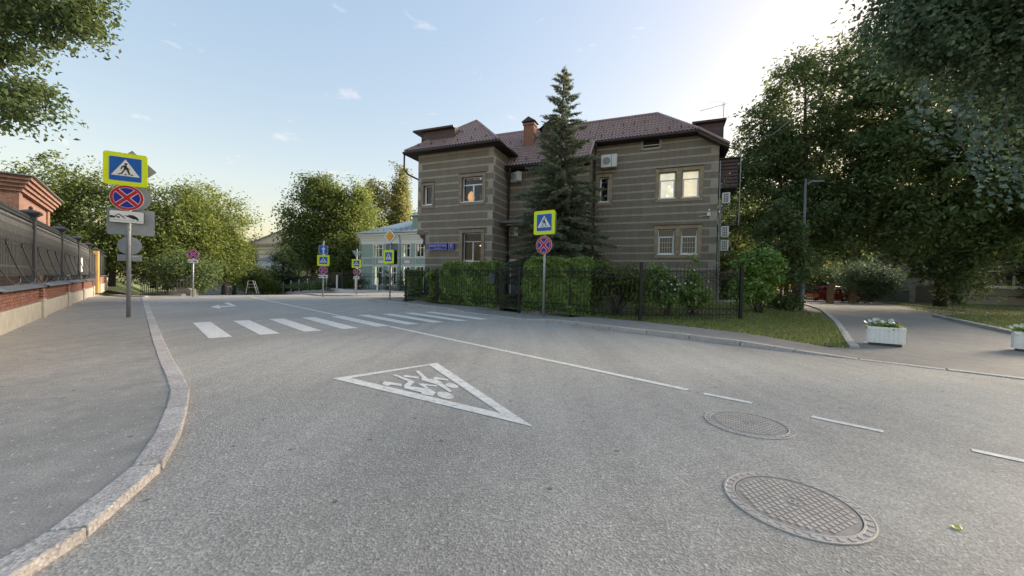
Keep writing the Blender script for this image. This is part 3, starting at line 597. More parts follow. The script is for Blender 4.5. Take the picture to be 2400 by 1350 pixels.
# --- roof of pressed metal tiles: waves across, a step at each course
def tile_roof(parent, pts, name='roof_slope', wave=.21, step=.36, amp=.034):
    P = [Vector(p) for p in pts]; O = P[0]; ea = (P[1]-P[0]).normalized(); nn = None
    for q in P[2:]:
        c = ea.cross(q-O)
        if c.length > 1e-3: nn = c.normalized(); break
    if nn.z < 0: nn = -nn
    ec = nn.cross(ea); ec = ec if ec.z > 0 else -ec
    loc = [((q-O).dot(ea), (q-O).dot(ec)) for q in P]; cmax = max(c for a, c in loc)
    rows = []; k = 0
    while k*step < cmax: rows += [(k*step, .055), (min(cmax, (k+1)*step)-.02, .004)]; k += 1
    amin = min(a for a, c in loc); amax = max(a for a, c in loc); cols = np.arange(math.floor(amin/wave)*wave, amax+wave, wave/6)
    V = []; idx = []
    for c, lift in rows:
        xsx = []
        for (a1, c1), (a2, c2) in zip(loc, loc[1:]+loc[:1]):
            if abs(c2-c1) < 1e-9:
                if abs(c-c1) < .02: xsx += [a1, a2]
            elif min(c1, c2)-1e-6 <= c <= max(c1, c2)+1e-6: xsx.append(a1+(a2-a1)*(c-c1)/(c2-c1))
        lo, hi = (min(xsx), max(xsx)) if xsx else (0, 0)
        row = np.clip(cols, lo, hi); row2 = []
        for a in row: 
            q = O+ea*float(a)+ec*c+nn*(lift+amp*math.sin(2*math.pi*float(a)/wave)); V.append(q); row2.append(float(a))
        idx.append(row2)
    n = len(cols); F = []
    for j in range(len(rows)-1):
        for i in range(n-1):
            if idx[j][i+1]-idx[j][i] > 1e-5 or idx[j+1][i+1]-idx[j+1][i] > 1e-5: F.append((j*n+i, j*n+i+1, (j+1)*n+i+1, (j+1)*n+i))
    return MB().add(V, F).build(name, RTILE, parent)
RZ, RY = 12.44, 5.45
Pk = (-2.55, 2.55, 12.43)
tile_roof(house, [(-3.0, 1.6, 8.78), (5.42, 1.6, 8.78), (5.42, RY, RZ), (-3.0, RY, RZ)])
tile_roof(house, [(5.42, 3.2, 10.3), (11.35, 3.2, 10.3), (9.0, RY, RZ), (5.42, RY, RZ)])
tile_roof(house, [(12.9, 3.2, 9.3), (12.9, 7.7, 9.3), (11.35, 7.7, 10.3), (11.35, 3.2, 10.3)])
tile_roof(house, [(11.35, 3.2, 10.3), (11.35, 7.7, 10.3), (9.0, RY, RZ)])
tile_roof(house, [(-6.2, -.5, 9.72), (.52, -.5, 9.72), Pk]); tile_roof(house, [(.52, -.5, 9.72), (.52, 4.2, 9.72), (-2.55, RY+.4, RZ), Pk]); tile_roof(house, [(-6.2, 9.4, 9.72), (-6.2, -.5, 9.72), Pk, (-2.55, 7, 12.43)])
MB().poly([(12.9, 9.8, 9.3), (-6.2, 9.8, 9.3), (-2.55, RY, RZ), (9, RY, RZ)]).build('roof_slope', RTILE, house)
def cap(a, b, w=.16): MB().tube([a, b], w/2, 6).build('ridge_cap', RTILE, house)
cap((-2.5, RY, RZ+.03), (9, RY, RZ+.03)); cap((9, RY, RZ+.03), (11.35, 3.2, 10.35)); cap((11.35, 3.17, 10.35), (12.9, 3.17, 9.33)); cap((-6.2, -.5, 9.76), Pk); cap((.52, -.5, 9.76), Pk); cap(Pk, (-2.55, RY, RZ+.03)); cap((5.42, 1.6, 8.82), (5.42, 3.2, 10.33))
def gutter(a, b): MB().tube([a, b], .075, 8).build('gutter', GUT, house, True)
gutter((-6.25, -.58, 9.62), (.55, -.58, 9.62)); gutter((.6, -.55, 9.62), (.6, 2.3, 9.62)); gutter((.3, 1.52, 8.68), (5.4, 1.52, 8.68)); gutter((5.4, 3.12, 10.2), (11.3, 3.12, 10.2)); gutter((-6.28, -.5, 9.62), (-6.28, 9.3, 9.62))
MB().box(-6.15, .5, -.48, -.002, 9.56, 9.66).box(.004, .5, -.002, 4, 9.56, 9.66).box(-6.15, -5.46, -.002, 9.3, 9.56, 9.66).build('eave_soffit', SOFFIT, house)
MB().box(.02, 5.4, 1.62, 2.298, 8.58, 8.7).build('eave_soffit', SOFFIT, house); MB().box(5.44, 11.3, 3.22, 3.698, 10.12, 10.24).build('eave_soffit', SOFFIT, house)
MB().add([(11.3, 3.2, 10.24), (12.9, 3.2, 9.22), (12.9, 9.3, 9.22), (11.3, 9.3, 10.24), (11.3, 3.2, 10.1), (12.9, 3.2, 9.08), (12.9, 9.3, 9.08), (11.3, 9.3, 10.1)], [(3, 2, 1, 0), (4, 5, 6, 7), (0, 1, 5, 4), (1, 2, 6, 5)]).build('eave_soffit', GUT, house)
def pipe(path, r=.05, mat=GUT): MB().tube(path, r, 8).build('downpipe', mat, house, True)
pipe([(.42, 1.52, 8.66), (.42, 1.6, 8.3), (.2, 2.0, 7.95), (.14, 2.1, 7.6), (.14, 2.1, .6)], .06); pipe([(5.55, 3.12, 10.15), (5.55, 3.15, 9.9), (5.45, 3.5, 9.5), (5.42, 3.58, 9.3), (5.42, 3.58, .6)], .05)
pipe([(-6.28, -.4, 9.55), (-6.28, -.4, 8.6), (-6.1, -.2, 8.3), (-5.52, .15, 8.0)], .055)
for z in (7, 5, 3): MB().box(.06, .22, 2.02, 2.3, z, z+.04).build('pipe_bracket', BLACKM, house)
sg = MB().prism_y([(-.03, 0), (.03, 0), (.03, .02), (.01, .16), (-.01, .16), (-.03, .02)], -.03, .03).mesh('snow_guard', GUT)
for k in range(9): link('snow_guard', sg, house, loc=(5.8+k*.66, 3.55, 10.68))
for k in range(6): link('snow_guard', sg, house, loc=(-5.4+k*.98, -.12, 10.12))
for k in range(3): link('snow_guard', sg, house, loc=(-3.7+k*.95, .95, 11.08))
for k in range(8): link('snow_guard', sg, house, loc=(-.6+k*.8, 4.0, 11.12))
for k in range(6): link('snow_guard', sg, house, loc=(.55+k*.8, 2.0, 9.22))
for k in range(5): link('snow_guard', sg, house, loc=(5.7+k*.66, 4.5, 11.58))
# chimney, side dormers, small gabled dormer behind the spruce top
ch = thing('chimney', None, None, (.93, 3.75, 0)); ch.parent = house
MB().box(-.36, .36, -.3, .3, 10.3, 12.15).build('stack', CHIMB, ch); MB().box(-.41, .41, -.35, .35, 12.02, 12.16).build('corbel_course', CHIMB, ch)
MB().add([(-.5, -.42, 12.24), (.5, -.42, 12.24), (.5, .42, 12.24), (-.5, .42, 12.24), (0, -.42, 12.56), (0, .42, 12.56)], [(0, 1, 4), (2, 3, 5), (1, 2, 5, 4), (3, 0, 4, 5), (3, 2, 1, 0)]).build('hood', GUT, ch); MB().box(-.3, -.26, -.3, .3, 12.16, 12.25).box(.26, .3, -.3, .3, 12.16, 12.25).build('hood_leg', GUT, ch)
def dormer(x0, x1, y0, y1, z0, z1, over):
    d = thing('dormer', None, None); d.parent = house; n = 6
    for i in range(n): MB().box(x0, x1, y0, y0+.04, z0+(z1-z0)*i/n+.006, z0+(z1-z0)*(i+1)/n-.006).build('siding_board', SIDING, d)
    MB().box(x0+.01, x1-.01, y0+.02, y1, z0, z1).build('cheek', SIDING, d); MB().box(min(x0, x0+over), max(x1, x1+over), y0-.25, y1+.2, z1+.005, z1+.12).build('dormer_roof', GUT, d)
    xe = x0 if over < 0 else x1-.07; MB().box(xe-.01, xe+.08, y0-.02, y0+.05, z0, z1).build('corner_board', GUT, d)
dormer(-5.55, -3.0, .45, 2.4, 9.9, 11.2, -.55); dormer(11.0, 12.66, 3.95, 5.6, 9.4, 10.85, .12)
gd = thing('dormer', None, None); gd.parent = house
MB().add([(1.75, 3.9, 11.3), (3.6, 3.9, 11.3), (3.6, 5.4, 11.3), (1.75, 5.4, 11.3), (2.68, 3.7, 12.55), (2.68, 5.4, 12.55), (1.55, 3.7, 11.75), (3.8, 3.7, 11.75), (3.8, 5.4, 11.75), (1.55, 5.4, 11.75)], [(0, 1, 4), (6, 4, 5, 9), (4, 7, 8, 5)]).build('dormer_roof', GUT, gd)
MB().poly([(1.75, 3.88, 11.0), (3.6, 3.88, 11.0), (3.6, 3.88, 11.85), (2.68, 3.88, 12.45), (1.75, 3.88, 11.85)]).build('gable', SIDING, gd)
# iron balconies and stairs on the right flank
for z, zt in ((7.15, 8.75), (4.95, 5.15)):
    b = thing('balcony', None, None); b.parent = house
    MB().box(12.46, 13.5, 4.2, 7.0, z-.08, z).build('slab', IRON, b)
    if zt-z > 1:
        for k in range(8): MB().box(12.5, 13.48, 4.22+.0, 4.25, z+.02+k*.2, z+.17+k*.2).build('cladding_board', SIDING, b)
        MB().box(13.46, 13.5, 4.26, 7, z+.01, zt).build('side_cladding', SIDING, b)
        MB().box(12.46, 13.6, 4.1, 7.1, zt, zt+.07).build('balcony_roof', GUT, b)
    else:
        for k in range(9): MB().bar((12.6+k*.11, 4.25, z), (12.6+k*.11, 4.25, z+1.1), .016).build('baluster', IRON, b)
        for k in (0.3, .6, .85, 1.1): MB().bar((12.5, 4.25, z+k), (13.5, 4.25, z+k), .022).build('rail', IRON, b)
for k in range(6): MB().bar((12.6+k*.15, 4.4+k*.2, 5.3+k*.3), (13.4, 4.4+k*.2, 5.3+k*.3), .03).build('stair_tread', IRON, house)
MB().tube([(13.58, 4.1, 4.9), (13.6, 4.1, 9.3)], .022, 6).build('mast_pole', STEEL, house); MB().tube([(12.9, 4.0, 9.32), (13.6, 4.1, 9.3)], .015, 5).build('mast_pole', STEEL, house)
MB().tube([(12.55, 3.9, .5), (12.55, 3.9, 8.6)], .03, 6).tube([(12.63, 3.95, .5), (12.63, 3.95, 6.2)], .025, 6).build('cable_duct', SBACK, house)
MB().box(12.2, 14.6, 2.4, 5, .3, .56).build('paved_apron', pm('pale_concrete', (.33, .32, .3), (.25, .24, .23), 3, .9), house)

# things fixed to the house
def hpos(u, v, z): p = hw(u, v); return (p[0], p[1], z)
ACW = pm('ac_white', (.68, .68, .66), (.6, .6, .58), 2, .45); ACG = pm('ac_grey_grille', (.24, .24, .235), (.17, .17, .17), 8, .6)
def ac_unit(loc, rz, label, w=.82, h=.58, d=.3, grid=False):
    t = thing('air_conditioner', label, 'air conditioner', loc, rz, 'outdoor air conditioner units on the stucco house')
    MB().box(-w/2, w/2, 0, d, 0, h).build('casing', ACW, t, bevel=.015)
    if not grid:
        MB().disc_y(-.13, h/2, .23, -.006, .01, 28).build('fan_recess', ACG, t)
        for r in (.07, .12, .17, .22): MB().tube([(-.13+r*math.cos(a*math.pi/12), -.012, h/2+r*math.sin(a*math.pi/12)) for a in range(25)], .006, 4, False).build('fan_guard', ACW, t)
        for a in range(8): MB().bar((-.13, -.014, h/2), (-.13+.225*math.cos(a*math.pi/4), -.014, h/2+.225*math.sin(a*math.pi/4)), .006).build('fan_guard', ACW, t)
        MB().box(.14, .17, -.004, .01, .03, h-.03).build('panel_seam', ACG, t)
    else:
        for i in range(3):
            for j in range(4): MB().box(-w/2+.08+i*(w-.16)/3+.02, -w/2+.08+(i+1)*(w-.16)/3-.02, -.006, .01, .05+j*(h-.1)/4+.015, .05+(j+1)*(h-.1)/4-.015).build('grille_opening', SBLACK, t)
    for x in (-w/2+.12, w/2-.12): MB().box(x-.02, x+.02, 0, d+.25, -.04, -.003).box(x-.02, x+.02, d+.21, d+.25, -.3, -.04).build('bracket', STEEL, t)
    return t
ac_unit(hpos(6.34, 3.22, 8.63), -HA, 'white air conditioner with round fan high on the right block, above the narrow window', .96, .78)
ac_unit(hpos(.62, 1.85, 7.85), -HA-.5, 'air conditioner under the eave beside the upper downpipe, left of the spruce', .75, .6)
ac_unit(hpos(.5, 1.9, 4.35), -HA-.5, 'air conditioner low beside the downpipe, below the entrance canopy', .6, .55, .28, True)
ac_unit(hpos(12.92, 4.15, 6.2), -HA, 'topmost of three air conditioners on the right flank of the house', .42, .62, .3, True)
ac_unit(hpos(12.9, 4.1, 4.25), -HA, 'middle of three air conditioners on the right flank of the house', .42, .62, .3, True)
ac_unit(hpos(12.9, 4.1, 3.45), -HA, 'lowest of three air conditioners on the right flank of the house', .42, .62, .3, True)
def wallsign(u0, u1, z0, z1, label, txts, name='address_sign'):
    t = thing(name, label, 'sign', hpos((u0+u1)/2, -.02, z0), -HA); w = u1-u0; h = z1-z0
    MB().box(-w/2, w/2, -.14, 0, 0, h).build('case', NAVY, t, bevel=.01); b = MB()
    for a in ((-w/2+.03, w/2-.03, h-.035, h-.022), (-w/2+.03, w/2-.03, .022, .035), (-w/2+.03, -w/2+.043, .035, h-.035), (w/2-.043, w/2-.03, .035, h-.035)): b.box(a[0], a[1], -.144, -.141, a[2], a[3])
    b.build('border', SWHITE, t)
    for s, sz, x, z, fit in txts:
        me = text_mesh(s, sz, SWHITE, 'lettering', .001); xs_ = [v.co.x for v in me.vertices]; wd = max(xs_)-min(xs_) if xs_ else 1
        o = link('lettering', me, t, loc=(x, -.146, z), rot=(R(90), 0, 0)); o.scale = (fit/wd, 1, 1)
wallsign(-4.44, -3.09, 3.33, 3.75, 'long blue street name sign on the left wing of the stucco house', [('СРЕДНИЙ ТРЁХГОРНЫЙ', .155, 0, .255, 1.2), ('ПЕРЕУЛОК', .07, 0, .1, .45)])
wallsign(-2.99, -2.59, 3.34, 3.74, 'small blue house number sign beside the long street name sign', [('5', .27, 0, .22, .15)])
t = thing('sign_lamp', 'thin bent lamp arm above the street name sign', 'lamp', hpos(-4.5, 0, 3.75), -HA); MB().tube([(0, -.02, 0), (0, -.02, .75), (-.05, -.03, .8), (-.3, -.03, .8)], .012, 6).build('arm', MORTAR, t); MB().box(-.34, -.26, -.06, 0, .77, .83).build('socket', MORTAR, t)
t = thing('security_camera', 'small white security camera on the right block near the corner', 'camera', hpos(12.0, 3.69, 5.42), -HA)
MB().box(-.09, .09, -.1, 0, 0, .2).build('junction_box', WHITEP, t, bevel=.01); MB().tube([(0, -.05, .2), (0, -.06, .28), (0, -.3, .32)], .045, 10).build('camera_body', WHITEP, t); MB().tube([(-.1, -.02, .03), (-.5, -.02, 0)], .014, 6).build('cable', WHITEP, t)
t = thing('tv_antenna', 'thin metal television antenna above the right end of the roof', 'antenna', hpos(12.7, 4.6, 10.9), -HA)
MB().tube([(0, 0, -.6), (.02, 0, 1.35)], .02, 6).build('mast', STEEL, t); MB().tube([(-1.25, 0, 1.0), (.2, 0, 1.22)], .013, 6).build('boom', STEEL, t)
for k in range(9): MB().tube([(-1.2+k*.14, -.12, 1.008+k*.02), (-1.2+k*.14, .12, 1.008+k*.02)], .005, 4).build('element', STEEL, t)
MB().tube([(-.08, -.2, .95), (-.03, 0, 1.2), (-.1, .2, 1.42)], .01, 5).build('reflector', STEEL, t); MB().tube([(-.8, .0, 1.45), (-.1, 0, 1.38)], .006, 4).build('element', STEEL, t)
MB().tube([(0, 0, 1.0), (-1.6, 1.5, -.2)], .006, 4).build('guy_wire', STEEL, t)
o = MB().tube([hpos(12.9, 4, 9.45), (15, 22.5, 10.3), (19, 24, 13.5)], .012, 4).build('overhead_wire', SBACK); tag(o, 'thin overhead wire running from the right eave up towards the trees', 'wire')

# ------------------------------------------------------------ road signs on posts
def rrect(w, h, r, n=5):
    P = []
    for cx, cz, a0 in ((w/2-r, -h/2+r, -90), (w/2-r, h/2-r, 0), (-w/2+r, h/2-r, 90), (-w/2+r, -h/2+r, 180)):
        P += [(cx+r*math.cos(R(a0+90*k/n)), cz+r*math.sin(R(a0+90*k/n))) for k in range(n+1)]
    return P
def at_(pl, x, z): return [(p[0]+x, p[1]+z) for p in pl]
def sc_(pl, k): return [(p[0]*k, p[1]*k) for p in pl]
def flat(parent, name, pl, mat, y, x, z, k=1): return MB().poly([(p[0]*k+x, y, p[1]*k+z) for p in pl]).build(name, mat, parent)
MAN = [[(-.02, .155), (.015, .165), (.035, .13), (.03, .085), (.075, .02), (.115, -.13), (.075, -.13), (.03, .0), (0, .03), (-.03, -.03), (-.085, -.135), (-.125, -.125), (-.06, -.02), (-.035, .05), (-.04, .1), (-.075, .075), (-.095, .01), (-.12, .02), (-.1, .1), (-.05, .15)],
       [(.03, .12), (.05, .09), (.1, .045), (.085, .03), (.035, .07)],
       [(.035*math.cos(k*.628)+.01, .2+.035*math.sin(k*.628)) for k in range(10)],
       [(-.185, -.15), (-.13, -.15), (-.105, -.115), (-.155, -.115)], [(-.03, -.155), (.025, -.155), (.025, -.12), (-.025, -.12)], [(.13, -.15), (.19, -.15), (.165, -.115), (.11, -.115)]]
def sg_cross(post, x, z, y, rz=0, w=.7, wide=.9, mirror=1):
    p = thing('pedestrian_sign', None, None, (0, 0, 0), rz); p.parent = post
    MB().prism_y(at_(rrect(wide, wide, .07), x, z), y-.02, y).build('yellow_board', YELG, p)
    flat(p, 'white_edge', rrect(w+.012, w+.012, .035), SWHITE, y-.023, x, z); flat(p, 'blue_field', rrect(w-.008, w-.008, .03), BLUE, y-.026, x, z)
    flat(p, 'white_triangle', [(-.31*mirror, -.2), (.31*mirror, -.2), (0, .29)][::mirror], SWHITE, y-.029, x, z, w/.7)
    m = MB()
    for pl in MAN: m.poly([(a*mirror*.92*w/.7+x, y-.032, (b-.035)*.92*w/.7+z) for a, b in pl])
    m.build('walking_figure', SBLACK, p); return p
def sg_nostop(post, x, z, y, r=.35):
    p = thing('no_stopping_sign', None, None); p.parent = post; C_ = lambda q: [(q*math.cos(k*math.pi/18), q*math.sin(k*math.pi/18)) for k in range(36)]
    MB().prism_y(at_(C_(r), x, z), y-.015, y).build('plate', SWHITE, p); flat(p, 'red_rim', C_(r*.97), RED, y-.018, x, z); flat(p, 'white_ring', C_(r*.80), SWHITE, y-.0205, x, z); flat(p, 'blue_field', C_(r*.775), NAVY, y-.023, x, z)
    a = r*.79
    for k, (wd, mt, yy, nm) in enumerate(((.115, SWHITE, .0255, 'white_bar'), (.085, RED, .028, 'red_bar'))):
        for sgn in (1, -1):
            ca, sa = math.cos(sgn*math.pi/4), math.sin(sgn*math.pi/4); q = wd/2*r/.35
            flat(p, nm, [(ca*-a+sa*q, sa*-a-ca*q), (ca*a+sa*q, sa*a-ca*q), (ca*a-sa*q, sa*a+ca*q), (ca*-a-sa*q, sa*-a+ca*q)], mt, y-yy-.0006*(sgn > 0), x, z)
    return p
def sg_tow(post, x, z, y, w=.7, h=.35):
    p = thing('tow_truck_plate', None, None); p.parent = post; k = w/.7
    MB().prism_y(at_(rrect(w, h, .035), x, z), y-.015, y).build('plate', SBLACK, p); flat(p, 'white_field', rrect(w-.022, h-.022, .028), SWHITE, y-.018, x, z); m = MB()
    for pl in ([(-.335, .02), (-.27, .02), (-.27, .0), (-.14, .0), (-.14, -.045), (-.335, -.045)], [(-.25, .0), (-.165, .075), (-.155, .075), (-.02, -.03), (-.02, -.045), (-.05, -.045), (-.16, .055), (-.22, .0)],
               [(-.045, .045), (.0, .035), (.05, .06), (.13, .055), (.2, .01), (.245, -.055), (.225, -.085), (.18, -.07), (.12, -.05), (.05, -.01), (-.02, .01), (-.05, .015)], [(-.34, -.085), (.335, -.105), (.335, -.111), (-.34, -.091)]):
        m.poly([(a*k+x, y-.021, b*k+z) for a, b in pl])
    m.build('tow_symbol', SBLACK, p); wl_ = MB()
    for cx, cz in ((-.21, -.045), (-.03, .0), (.17, -.08)): wl_.poly([(x+k*(cx+.028*math.cos(q*.785)), y-.024, z+k*(cz+.028*math.sin(q*.785))) for q in range(8)])
    wl_.build('wheel_symbol', SWHITE, p); return p
def back_plate(post, pl, y, mat=SBACK, name='sign_back', t=.012):
    p = MB().prism_y(pl, y, y+t).build(name, mat, post); return p
def sign_post(loc, rz, h, r, label, lean=(0, 0)):
    t = thing('sign_post', label, 'road sign', loc, rz); MB().tube([(0, .06, -.1), (0, .06, h)], r, 12).build('pole', STEEL, t, True); MB().lathe([(r*1.1, 0), (r*1.15, .03)], 12, (0, .06, h-.02)).build('pole_cap', STEEL, t)
    return t
def face(x, y, tx=0, ty=0): return math.atan2(-(x-tx), (y-ty))     # turn the front (-y) towards a point
# tall post on the left footway: crossing, no stopping, tow plate; backs of signs for the other direction
x, y = -11.83, 11.83
sp = sign_post((x, y, .05), R(33), 5.0, .055, 'tall post on the left footway with crossing, no stopping and tow-away signs')
sg_cross(sp, -.05, 4.52, -.05, 0, .72, .98); sg_nostop(sp, -.02, 3.66, -.05, .385); sg_tow(sp, -.02, 3.08, -.05, .78, .37)
back_plate(sp, [(0+.05, 4.0), (.62, 4.58), (.05, 5.16), (-.52, 4.58)], .13); back_plate(sp, [(.1+.4*math.cos(k*math.pi/16), 3.72+.4*math.sin(k*math.pi/16)) for k in range(32)], .13); back_plate(sp, at_(rrect(1.08, .8, .05), .03, 2.95), .16)
MB().box(-.51, .57, .155, .16, 3.02, 3.035).build('sheet_fold', SBACK, sp)
back_plate(sp, [(.0+.28*math.cos(k*math.pi/16), 2.22+.28*math.sin(k*math.pi/16)) for k in range(32)], .15); back_plate(sp, at_(rrect(.56, .2, .02), 0, 1.84), .15); MB().box(.05, .2, .146, .149, 1.88, 1.895).build('sticker', SWHITE, sp)
for z in (4.7, 4.3, 3.6, 3.1, 2.7): MB().lathe([(.068, 0), (.068, .05)], 12, (0, .06, z)).build('clamp', STEEL, sp)
# right pavement post by the spruce
x, y = 1.26, 15.5
sp = sign_post((x, y, .02), R(-33), 3.9, .05, 'post on the right pavement with crossing sign over no stopping sign, before the spruce')
sg_cross(sp, 0, 3.78, -.02, 0, .68, .95); sg_nostop(sp, 0, 2.88, -.02, .36)
back_plate(sp, at_(rrect(.9, .9, .06), .0, 3.75), .13)
# corner by the dark fence: priority road diamond and crossing sign
x, y = -7.79, 24.39
sp = sign_post((x, y, .03), R(-26), 4.35, .045, 'post at the dark fence corner with orange diamond over a crossing sign')
dm = thing('priority_sign', None, None); dm.parent = sp; D_ = lambda q: [(0, -q), (q, 0), (0, q), (-q, 0)]
MB().prism_y(at_(D_(.52), 0, 4.08), -.03, -.01).build('plate', SBLACK, dm); flat(dm, 'white_field', D_(.50), SWHITE, -.033, 0, 4.08); flat(dm, 'black_line', D_(.345), SBLACK, -.036, 0, 4.08); flat(dm, 'orange_field', D_(.325), ORANGE, -.039, 0, 4.08)
sg_cross(sp, -.05, 2.78, -.04, 0, .58, .86).scale = (1, 1, 1); back_plate(sp, at_(rrect(.95, .42, .04), .06, 3.42), .1, pm('plate_dark_back', (.16, .17, .18), (.13, .14, .15), 4, .6)); back_plate(sp, at_(rrect(.8, .9, .04), .12, 2.76), .1, BLACKM)
# one way post beyond the cross street
x, y = -13.64, 27.71
sp = sign_post((x, y, .0), R(24), 4.05, .045, 'tall post with one-way arrow, crossing, no stopping and tow-away signs')
ow = thing('one_way_sign', None, None); ow.parent = sp; MB().prism_y(at_(rrect(.6, .6, .05), 0, 3.4), -.03, -.01).build('plate', SWHITE, ow); flat(ow, 'blue_field', rrect(.565, .565, .04), BLUE, -.033, 0, 3.4); flat(ow, 'arrow', [(-.05, -.25), (.05, -.25), (.05, .04), (.14, .04), (0, .23), (-.14, .04), (-.05, .04)], SWHITE, -.036, 0, 3.4)
sg_cross(sp, 0, 2.64, -.01, 0, .52, .8); sg_nostop(sp, .01, 1.96, -.01, .3); sg_tow(sp, 0, 1.49, -.01, .62, .27)
# lower post further along
x, y = -12.62, 31.13
sp = sign_post((x, y, .08), R(14), 3.7, .045, 'low post before the green house with crossing, no stopping and tow-away signs')
sg_cross(sp, -.02, 2.52, -.01, 0, .46, .7); sg_nostop(sp, 0, 1.85, -.01, .27); sg_tow(sp, 0, 1.37, -.01, .48, .25); back_plate(sp, [(-.38, 3.56), (0, 2.9), (.38, 3.56)], .1)
back_plate(sp, at_([(.2*math.cos(k*math.pi/10), .2*math.sin(k*math.pi/10)) for k in range(20)], .16, 1.92), .1)
# lone no stopping post on the far left corner
x, y = -20.42, 24.57
sp = sign_post((x, y, 0), R(34), 2.95, .042, 'lone no stopping sign with tow plate, in front of the trees on the left')
sg_nostop(sp, 0, 2.72, -.01, .29); sg_tow(sp, 0, 2.28, -.01, .56, .24)

# ------------------------------------------------------------ iron fence of the stucco house
def fpt(px, py): return (px, py, lawn_z(px, py))
FP = [(-6.09, 21.98), (-4.11, 20.96), (-.54, 17.98), (.3, 16.88), (2.36, 15.59), (4.51, 13.44), (8.74, 14.65)]
fence = thing('iron_fence', 'black iron picket fence with zigzag rails around the stucco house', 'fence', (FP[3][0], FP[3][1], 0))
def FL(p): return (p[0]-FP[3][0], p[1]-FP[3][1], p[2])
pk_me = MB().lathe([(.009, 0), (.009, 1.0), (.0055, 1.02), (.0, 1.06)], 5).mesh('picket', BLACKM)
def fsec(root, off, a, b, h=1.78, n=None, base=.05, zig=True, step=.165, tall=.18):
    A = Vector((a[0], a[1], 0)); B = Vector((b[0], b[1], 0)); L = (B-A).length; n = n or round(L/step)
    za, zb = lawn_z(*a), lawn_z(*b)
    def P(f, z): q = A.lerp(B, f); return (q.x-off[0], q.y-off[1], z+za*(1-f)+zb*f)
    for z in (base+.13, base+.36, h-.25, h-.02): MB().bar(P(0, z), P(1, z), .022, .03).build('rail', BLACKM, root)
    if zig:
        m = max(4, round(L/.33))
        for z0 in (base+.145, h-.235):
            for k in range(m):
                f0, f1 = k/m, (k+1)/m; MB().bar(P(f0, z0), P((f0+f1)/2, z0+.2), .012).build('zigzag_bar', BLACKM, root); MB().bar(P((f0+f1)/2, z0+.2), P(f1, z0), .012).build('zigzag_bar', BLACKM, root)
    for k in range(1, n):
        q = P(k/n, base-.02); hh = h+(tall if k % 2 else -.02+.1)-base; o = link('picket', pk_me, root, loc=q); o.scale = (1, 1, hh)
def fpost(root, off, p, h=2.0, w=.075):
    z = lawn_z(*p); MB().box(p[0]-off[0]-w/2, p[0]-off[0]+w/2, p[1]-off[1]-w/2, p[1]-off[1]+w/2, z-.1, z+h).build('post', BLACKM, root)
off = FP[3]
for a, b in ((0, 1), (1, 2), (3, 4), (4, 5), (5, 6)): fsec(fence, off, FP[a], FP[b], 1.78 if a else 1.62)
for k, p in enumerate(FP): fpost(fence, off, p, [1.75, 1.8, 1.98, 1.98, 2.02, 2.05, 2.08][k], .1 if k in (5, 6) else .08)
fsec(fence, off, FP[0], (-5.3, 24.4), 1.55, step=.12); fpost(fence, off, (-5.3, 24.4), 1.7)
gate = thing('iron_gate', 'narrow black iron gate between the two hedges', 'gate', (FP[2][0], FP[2][1], 0)); fsec(gate, FP[2], (FP[2][0]+.05, FP[2][1]-.065), (FP[3][0]-.05, FP[3][1]+.065), 1.85, step=.15, base=.08)
MB().box(.74, .8, -1.02, -.98, 1.05, 1.15).build('latch', BLACKM, gate)
STONE = pm('rough_stone', (.26, .24, .21), (.16, .15, .135), 6, .95, bmp=.8, bscale=25)
pw = thing('fence_plinth', 'low rough stone plinth below the hedge and iron fence', 'wall', (FP[1][0], FP[1][1], 0))
for a, b in ((0, 1), (1, 2), (3, 4)):
    A = Vector(FP[a]); B = Vector(FP[b]); L = (B-A).length; d = (B-A)/L; k = 0.05
    while k < L-.1:
        ln = random.uniform(.2, .42); e = min(L-.05, k+ln); c = A+d*(k+e)/2-A.__class__(FP[1]); nn = Vector((-d.y, d.x)); hh = random.uniform(.16, .24); mb = MB()
        p = [c-d*(e-k)/2*.96+nn*.1, c+d*(e-k)/2*.96+nn*.1, c+d*(e-k)/2*.96+nn*.34, c-d*(e-k)/2*.96+nn*.34]
        mb.prism([(q.x, q.y) for q in p], -.05, hh).build('stone', STONE, pw, bevel=.02); k = e
t = thing('letter_box', 'dark grey metal letter box hanging on the fence left of the gate', 'letter box', (-.88, 18.17, 1.28), R(-40))
LBX = pm('letter_box_grey', (.07, .08, .10), (.055, .062, .08), 5, .4); MB().prism_y([(-.15, 0), (.15, 0), (.17, .36), (-.17, .36)], -.14, .02).build('body', LBX, t, bevel=.008); MB().prism_y([(-.19, .36), (.19, .36), (.0, .54)], -.17, .03).build('lid', LBX, t, bevel=.006); MB().box(-.11, .11, -.146, -.141, .27, .30).build('slot', SBLACK, t); MB().box(-.13, -.1, -.147, -.141, .32, .35).build('name_plate', SWHITE, t)

